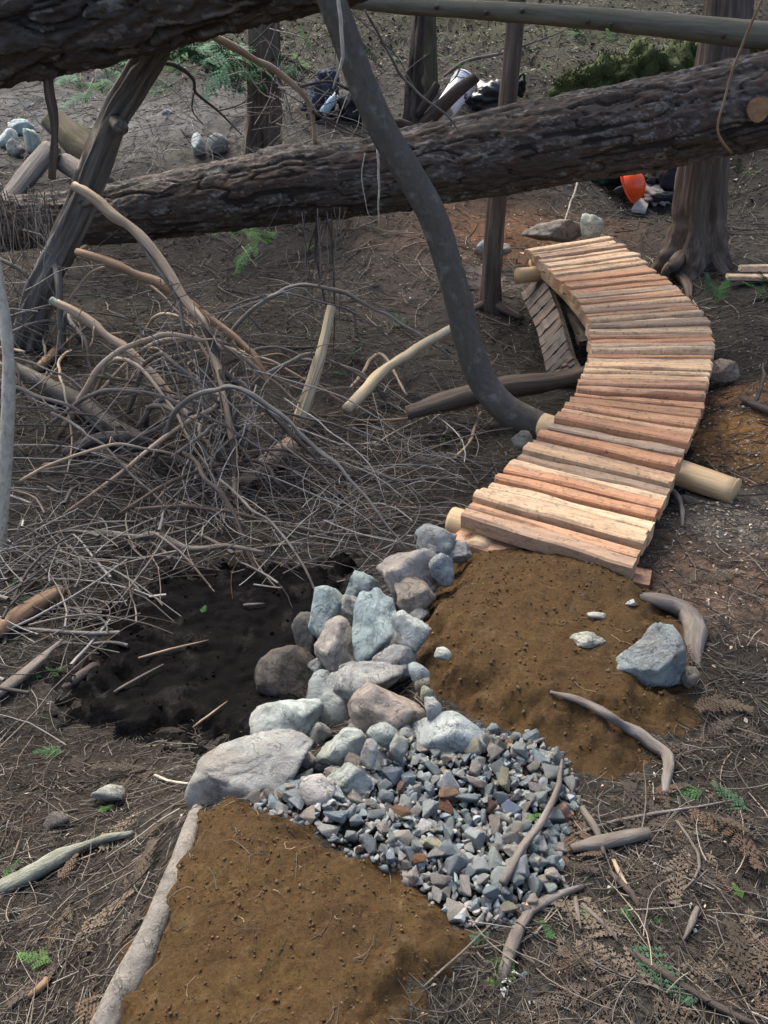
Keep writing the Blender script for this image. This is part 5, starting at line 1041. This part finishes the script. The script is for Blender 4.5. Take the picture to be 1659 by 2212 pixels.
# ------------------------------------------------------------------ litter: one object each, nobody could count it
def free(x, y, tol=0.):
    ok = np.ones(x.shape, bool)
    for k in ('near', 'mid', 'gravel'): ok &= pdist(PG[k], x, y) < -.005-tol
    return ok
def twigs(name, x, y, yaw, length, rad, cols, rings, sides, seed, lift, curv, parent, slope=None, label=None, hf=None):
    r = np.random.default_rng(seed); N = len(x); t = np.linspace(-.5, .5, rings)
    ya = yaw[:, None] + curv[:, None]*t[None]*2 + .085*r.normal(size=(N, rings)).cumsum(1)
    st = length[:, None]/(rings-1); dx = np.cos(ya)*st; dy = np.sin(ya)*st
    px = x[:, None] + np.cumsum(dx, 1) - dx.sum(1, keepdims=True)/2; py = y[:, None] + np.cumsum(dy, 1) - dy.sum(1, keepdims=True)/2
    base = H(px, py); base = base if hf is None else hf(px, py); pz = base + lift[:, None]*np.ones(rings) + rad[:, None]*.6
    if slope is not None:
        zc = base.mean(1)+lift; pz = np.maximum(base+rad[:, None]*.3, zc[:, None] + slope[:, None]*t[None]*length[:, None] - (2.2*np.abs(slope)*length)[:, None]*(t[None]**2)*r.uniform(0, .8, (N, 1)))
    C = np.stack([px, py, pz], -1); T = np.stack([np.cos(ya), np.sin(ya), 0*ya], -1); Nn = np.stack([-np.sin(ya), np.cos(ya), 0*ya], -1); Bv = np.array([0, 0, 1.])
    th = np.linspace(0, 2*np.pi, sides, endpoint=False)+.5; rr = rad[:, None]*np.linspace(1, .45, rings)[None]
    V = C[:, :, None, :] + rr[:, :, None, None]*(np.cos(th)[None, None, :, None]*Nn[:, :, None, :] + np.sin(th)[None, None, :, None]*Bv)
    per = rings*sides; o = (np.arange(N)*per)[:, None, None]; i = (np.arange(rings-1)*sides)[None, :, None]; j = np.arange(sides)[None, None]; j2 = (j+1) % sides
    Fq = np.stack([o+i+j, o+i+j2, o+i+sides+j2, o+i+sides+j], -1).reshape(-1, 4)
    cc = np.array(cols)[r.integers(0, len(cols), N)]*r.uniform(.6, 1.3, (N, 1)); cc = np.repeat(np.concatenate([cc, np.ones((N, 1))], 1), per, 0)
    ob = put(name, V.reshape(-1, 3), Fq, M['twig'], parent, {'Col': ('FLOAT_COLOR', cc)}, True); tag(ob, label, kind='stuff'); return ob
def scatter(n, ymin, ymax, wide=.62, pw=2.0, seed=0):
    r = np.random.default_rng(seed); u = r.random(n)
    y = 1/(1/ymin + u*(1/ymax-1/ymin)) if pw == 2 else ymin*(ymax/ymin)**u
    x = r.uniform(-1, 1, n)*wide*(y+.9); return x, y
TC = [(.078,.067,.053),(.135,.118,.094),(.055,.047,.039),(.09,.071,.054),(.23,.205,.165),(.042,.037,.032),(.135,.127,.112),(.07,.058,.045),(.033,.029,.025)]
# needles and fine twigs, finer near the camera
x, y = scatter(52000, .5, 17, .66, 1, 1); ok = free(x, y); mm = pdist(PG['mud'], x, y) > 0; ok &= ~(mm & (rng.random(len(x)) < .62)); x, y = x[ok], y[ok]; N = len(x); d = np.hypot(x, y)+.6
twigs('needle_litter', x, y, rng.uniform(0, 6.3, N), rng.uniform(.015, .06, N)*d**.45, rng.uniform(.0005, .0012, N)*d**.62, TC, 3, 3, 2, rng.uniform(0, .010, N), rng.normal(0, .5, N), None, None, 'brown needles and fine twigs covering the forest floor')
x, y = scatter(5200, .6, 16, .66, 1, 5); xf, yf = scatter(2600, 6., 15, .66, 1, 55); x = np.append(x, xf); y = np.append(y, yf); ok = free(x, y, .01); ok &= ~((pdist(PG['mud'], x, y) > 0) & (rng.random(len(x)) < .45)); x, y = x[ok], y[ok]; N = len(x)
twigs('twig_litter', x, y, rng.uniform(0, 6.3, N), rng.uniform(.08, .34, N)*(.5+.15*np.minimum(y, 7)), rng.uniform(.0011, .0034, N)*(.5+.13*np.minimum(y, 8)), TC+[(.30,.24,.18),(.33,.29,.24)], 7, 4, 6, rng.uniform(0, .025, N), rng.normal(0, .32, N), None, None, 'loose dead twigs strewn over the forest floor')
Q = np.vstack([in_poly(PG['near'], 90, rng, .0), in_poly(PG['mid'], 130, rng, 0.)]); N = len(Q)
twigs('soil_needles', Q[:, 0], Q[:, 1], rng.uniform(0, 6.3, N), rng.uniform(.01, .08, N), rng.uniform(.0005, .0012, N), TC+[(.4,.3,.18)], 5, 3, 9, rng.uniform(.001, .004, N), rng.normal(0, 1., N), None, None, 'few stray needles lying on the brown soil', topz)
# brush pile in the gully
def brush(n, seed, box_px, lmin, lmax, rmin, rmax, lift, cols, label, slope=.35):
    r = np.random.default_rng(seed); X = []; Y = []
    for _ in range(n):
        u, v = r.normal(box_px[0], box_px[2]), r.normal(box_px[1], box_px[3]); u = min(max(u, -150), 1000); p = at_z(u, v, -.4); X.append(p[0]); Y.append(p[1])
    X = np.array(X); Y = np.array(Y); ok = free(X, Y) & (pdist(PG['deck'], X, Y) < -.15) & (pdist(PG['mud'], X, Y) < .05); X, Y = X[ok], Y[ok]; n = len(X)
    twigs('brush_pile', X, Y, r.choice([.4, 2.2, 2.6, 1.3, -.2], n)+r.normal(0, .5, n), r.uniform(lmin, lmax, n), rmin*(rmax/rmin)**(r.random(n)**1.7), cols, 9, 4, seed+1, r.uniform(*lift, n), r.normal(0, .35, n), None, r.normal(0, slope, n), label)
GB = [(.19,.175,.155),(.12,.107,.094),(.28,.26,.23),(.09,.08,.07),(.15,.122,.098),(.34,.32,.285),(.07,.062,.055),(.20,.16,.125),(.43,.41,.37),(.30,.26,.21)]
brush(140, 11, (380, 1000, 240, 110), .35, 1.1, .0018, .011, (.01, .13), GB, 'tangled bare twigs of the brush pile in the gully')
brush(300, 12, (650, 1080, 200, 70), .25, .8, .0013, .004, (.01, .10), GB+[(.20,.11,.06)], 'fine brown brush spread in front of the boardwalk side')
brush(260, 13, (150, 1250, 150, 110), .25, .8, .0016, .010, (.01, .15), GB, 'tangled dead twigs left of the black mud')
brush(220, 14, (880, 930, 120, 60), .2, .7, .0015, .0045, (.01, .10), GB+[(.24,.15,.09)], 'thin dead twigs around the foot of the alder')
BR = np.random.default_rng(33)
for i in range(17):
    u0 = BR.uniform(-40, 520); v0 = BR.uniform(700, 1000); p = at_z(u0, v0, -.4); l = BR.uniform(.9, 1.9); a = BR.choice([-.25, -.6, -1.0, 2.9, .2])+BR.normal(0, .25); hm = BR.uniform(.22, .62)*l/1.4; q = []
    for t in np.linspace(0, 1, 7):
        c = p + np.array([math.cos(a), math.sin(a)*.75, 0])*l*t + np.array([BR.normal(0, .02), BR.normal(0, .02), 0]); c[2] = h1(c[0], c[1]) + .01 + hm*math.sin(math.pi*t**.8) + BR.normal(0, .012); q.append(c)
    e2 = np.array(q)
    if not free(e2[:, 0], e2[:, 1]).all() or (pdist(PG['deck'], e2[:, 0], e2[:, 1]) > -.15).any() or (pdist(PG['mud'], e2[:, 0], e2[:, 1]) > .15).any(): continue
    r0 = BR.uniform(.009, .017); mt = ['pale', 'greystick', 'greybark'][i % 3]
    thing_stick('branch', {'pale': 'bowed pale barkless branch standing out of the brush pile', 'greystick': 'bowed grey branch standing out of the brush pile', 'greybark': 'bowed rough grey branch with streaky bark over the brush pile'}[mt], q, [r0, r0, r0*.95, r0*.85, r0*.7, r0*.55, r0*.3], M[mt], group={'pale': 'bowed pale branches', 'greystick': 'bowed grey branches', 'greybark': 'bowed rough branches'}[mt], sides=9, amp=.22)
for i in range(44):
    u0 = BR.uniform(-60, 640); v0 = BR.uniform(740, 1120); p = at_z(u0, v0, -.4); p[2] = h1(p[0], p[1]) + BR.uniform(.03, .28)
    a = BR.choice([.15, -.35, 2.6, -.9, -1.4, .6])+BR.normal(0, .3); l = BR.uniform(.5, 1.4); dirv = np.array([math.cos(a), math.sin(a)*.8, 0]); q = []
    rise = BR.uniform(.0, .22)
    for t in np.linspace(0, 1, 6):
        c = p + dirv*l*t + np.array([BR.normal(0, .02), BR.normal(0, .02), 0]); c[2] = max(h1(c[0], c[1])+.012, p[2] + rise*math.sin(t*2.4) - .42*l*t*t*BR.uniform(.7, 1.1)); q.append(c)
    if not free(np.array([q[-1][0]]), np.array([q[-1][1]])).all() or pdist(PG['deck'], np.array([q[-1][0]]), np.array([q[-1][1]]))[0] > -.2: continue
    r0 = BR.uniform(.005, .013); mt = ['greystick', 'darkstick', 'greystick', 'cedarbark', 'pale'][i % 5]
    thing_stick('branch', {'greystick': 'loose grey arching branch of the brush pile', 'darkstick': 'loose dark arching branch of the brush pile', 'cedarbark': 'loose dark brown arching branch of the brush pile', 'pale': 'loose pale barkless branch of the brush pile'}[mt], q, [r0, r0, r0*.9, r0*.75, r0*.6, r0*.35], M[mt], group={'greystick': 'loose grey branches', 'darkstick': 'loose dark branches', 'cedarbark': 'loose brown branches', 'pale': 'loose pale branches'}[mt], sides=8)
# hanging rootlets at the left end of the fallen fir
def hang(n, seed, label, u0, u1, v0, v1, y0, y1, l0, l1, rad, cols):
    r = np.random.default_rng(seed); Vs = []; Fs = []; Cs = []; k0 = 0
    for _ in range(n):
        p = at_y(r.uniform(u0, u1), r.uniform(v0, v1), r.uniform(y0, y1)); l = r.uniform(l0, l1); w = r.normal(0, .06, 2)
        Q = [p, p+np.array([w[0]*.5, 0, -l*.35]), p+np.array([w[0], w[1], -l*.7]), p+np.array([w[0]*1.6+r.normal(0, .03), w[1], -l])]
        V, Fl, _a = tube(Q, [rad, rad*.8, rad*.6, rad*.3], n=9, sides=4, amp=0, cap=False, wob=.022, seed=int(r.integers(99))); Vs.append(V); Fs.append(np.array(Fl)+k0); k0 += len(V)
        Cs.append(np.tile(np.append(np.array(cols[r.integers(len(cols))]), 1), (len(V), 1)))
    o = put('hanging_rootlets', np.vstack(Vs), np.vstack(Fs), M['twig'], None, {'Col': ('FLOAT_COLOR', np.vstack(Cs))}); tag(o, label, kind='stuff')
hang(60, 41, 'thin pale rootlets draped over the left end of the fallen fir', -40, 120, 395, 450, 5.75, 6.0, .2, .8, .003, GB)
hang(14, 42, 'fine twigs dangling below the middle of the fallen fir', 640, 760, 440, 490, 5.8, 6.0, .3, 1.2, .003, GB)
# bare twig tangle above the fallen fir
def tangle(n, seed, label, cu, cv, su, sv_, y, cols, lmax=.8):
    r = np.random.default_rng(seed); Vs = []; Fs = []; Cs = []; k0 = 0
    for _ in range(n):
        p = at_y(r.normal(cu, su), r.normal(cv, sv_), y+r.uniform(-.3, .3)); l = r.uniform(.2, lmax); d = r.normal(size=3)*np.array([1, .4, .7]); d /= np.linalg.norm(d)
        Q = [p, p+d*l*.33+r.normal(0, .03, 3), p+d*l*.66+r.normal(0, .05, 3), p+d*l+r.normal(0, .06, 3)]; rad = r.uniform(.002, .005)
        V, Fl, _a = tube(Q, [rad, rad*.8, rad*.6, rad*.35], n=10, sides=4, amp=0, cap=False, wob=.005, seed=int(r.integers(99))); Vs.append(V); Fs.append(np.array(Fl)+k0); k0 += len(V)
        Cs.append(np.tile(np.append(np.array(cols[r.integers(len(cols))]), 1), (len(V), 1)))
    o = put('twig_tangle', np.vstack(Vs), np.vstack(Fs), M['twig'], None, {'Col': ('FLOAT_COLOR', np.vstack(Cs))}); tag(o, label, kind='stuff')
tangle(46, 51, 'bare grey twigs tangled above the fallen fir left of the alder', 690, 230, 75, 55, 6.3, GB); tangle(26, 52, 'bare twigs in front of the dark stringy cedar', 600, 220, 40, 80, 6.6, GB)
tangle(26, 53, 'bare twigs on the overgrown far bank behind the leaning snag', 420, 290, 80, 40, 7.2, GB); tangle(40, 54, 'bare twigs sprouting round the arching branches of the brush pile', 430, 800, 90, 110, 4.5, GB, .9)
tangle(26, 55, 'grey twigs left of the leaning snag base', 60, 620, 60, 110, 4.8, GB, 1.)
def fan(n, seed, label):
    r = np.random.default_rng(seed); Vs = []; Fs = []; Cs = []; k0 = 0
    for _ in range(n):
        t = r.random(); a = at_y(330+270*t+r.normal(0, 45), 720+160*t+r.normal(0, 60), 4.6-.3*t); ub = r.normal(430, 210); vb = r.uniform(960, 1230); b = at_z(ub, vb, -.4); b[2] = h1(b[0], b[1])+.01
        m = a*.55+b*.45+np.array([r.normal(0, .05), 0, r.uniform(.0, .16)]); m2 = a*.22+b*.78+np.array([r.normal(0, .06), 0, r.uniform(-.02, .10)]); rad = r.uniform(.0018, .0055)
        V, Fl, _a = tube([a, m, m2, b], [rad, rad*.9, rad*.7, rad*.35], n=22, sides=5, amp=0, cap=False, wob=.010, seed=int(r.integers(99))); Vs.append(V); Fs.append(np.array(Fl)+k0); k0 += len(V)
        Cs.append(np.tile(np.append(np.array(GB[r.integers(len(GB))]), 1), (len(V), 1)))
    tag(put('drooping_twigs', np.vstack(Vs), np.vstack(Fs), M['twig'], None, {'Col': ('FLOAT_COLOR', np.vstack(Cs))}), label, kind='stuff')
fan(34, 71, 'long thin twigs drooping from the arching branches into the brush')
# pale wood chips around the boardwalk, leaf flakes and far specks
def flakes(name, label, spots, cols, seed, mat):
    r = np.random.default_rng(seed); Vs = []; Cs = []
    for (u, v, rx, ry, n, s) in spots:
        c = ground(u, v); X = c[0]+r.normal(0, rx, n); Y = c[1]+r.normal(0, ry, n); ok = free(X, Y) & (pdist(PG['deck'], X, Y) < .05); X, Y = X[ok], Y[ok]; Z = H(X, Y)
        for x, y, z in zip(X, Y, Z):
            l = s*r.uniform(.5, 1.6); q = (np.array([[-1, -.1, 0], [.1, -.45, .1], [1, .05, 0], [-.1, .4, .15]])+r.normal(0, .18, (4, 3)))*l; q = rot_any(q, r.normal(0, .4, 3)); q = rotz(q, r.uniform(0, 6.3)); Vs.append(q+np.array([x, y, z+.006+l*.2])); Cs.append(np.tile(np.append(np.array(cols[r.integers(len(cols))])*r.uniform(.7, 1.2), 1), (4, 1)))
    V = np.vstack(Vs); Fq = np.arange(len(V)).reshape(-1, 4); o = put(name, V, Fq, mat, None, {'Col': ('FLOAT_COLOR', np.vstack(Cs))}, False); tag(o, label, kind='stuff')
flakes('wood_chips', 'pale wood shavings scattered around the boardwalk', [(1600,1130,.22,.25,700,.006),(1560,980,.25,.3,400,.006),(1620,900,.2,.3,400,.006),(1610,760,.3,.4,160,.007),(1070,600,.3,.35,200,.008),(950,590,.5,.5,160,.008),(1530,1280,.35,.3,220,.006),(1560,1700,.4,.3,80,.005),(1400,2050,.4,.3,90,.004),(1040,480,.6,.5,120,.009)], [(.55,.45,.34),(.48,.36,.25),(.62,.56,.47),(.40,.30,.2)], 61, M['twig'])
flakes('leaf_litter', 'dead leaves and bark flakes on the ground', [(300,230,1.8,1.2,900,.012),(900,60,2.,1.5,1200,.022),(1300,80,2.,1.5,1300,.022),(1300,420,1.2,.8,240,.014),(700,560,1.2,.9,300,.010),(1000,560,.8,.8,200,.010),(300,620,1.2,.8,250,.010),(1500,1300,.5,.5,300,.006),(1500,1900,.6,.5,500,.004),(150,1850,.5,.4,400,.004),(300,1650,.6,.3,200,.005),(1560,500,.8,.6,200,.012),(1100,40,2.5,1.5,1200,.022),(500,100,2.,1.2,900,.02),(1450,400,1.2,.8,900,.012),(1600,750,.6,.8,500,.008),(1000,120,3.,1.2,2000,.02),(400,60,2.5,1.2,1300,.02),(700,600,1.4,.8,1200,.010),(300,700,1.,.8,800,.009),(1000,700,.7,.7,700,.008)], [(.30,.27,.23),(.05,.04,.032),(.05,.06,.025),(.18,.14,.105),(.10,.07,.05),(.19,.165,.135),(.06,.05,.042),(.26,.24,.21),(.10,.075,.055)], 62, M['twig'])
flakes('lichen_scraps', 'pale blue green lichen scraps lying on the litter', [(1380,1910,.04,.03,12,.005),(1420,1995,.04,.03,8,.005),(200,1640,.4,.2,14,.006),(1100,2110,.03,.03,10,.006),(300,200,1.8,1.,90,.016),(1160,2165,.012,.012,5,.005),(900,500,.8,.6,24,.012),(800,80,2.,1.5,60,.02)], [(.42,.47,.44),(.5,.52,.48),(.36,.42,.34)], 63, M['twig'])
dead_fronds()
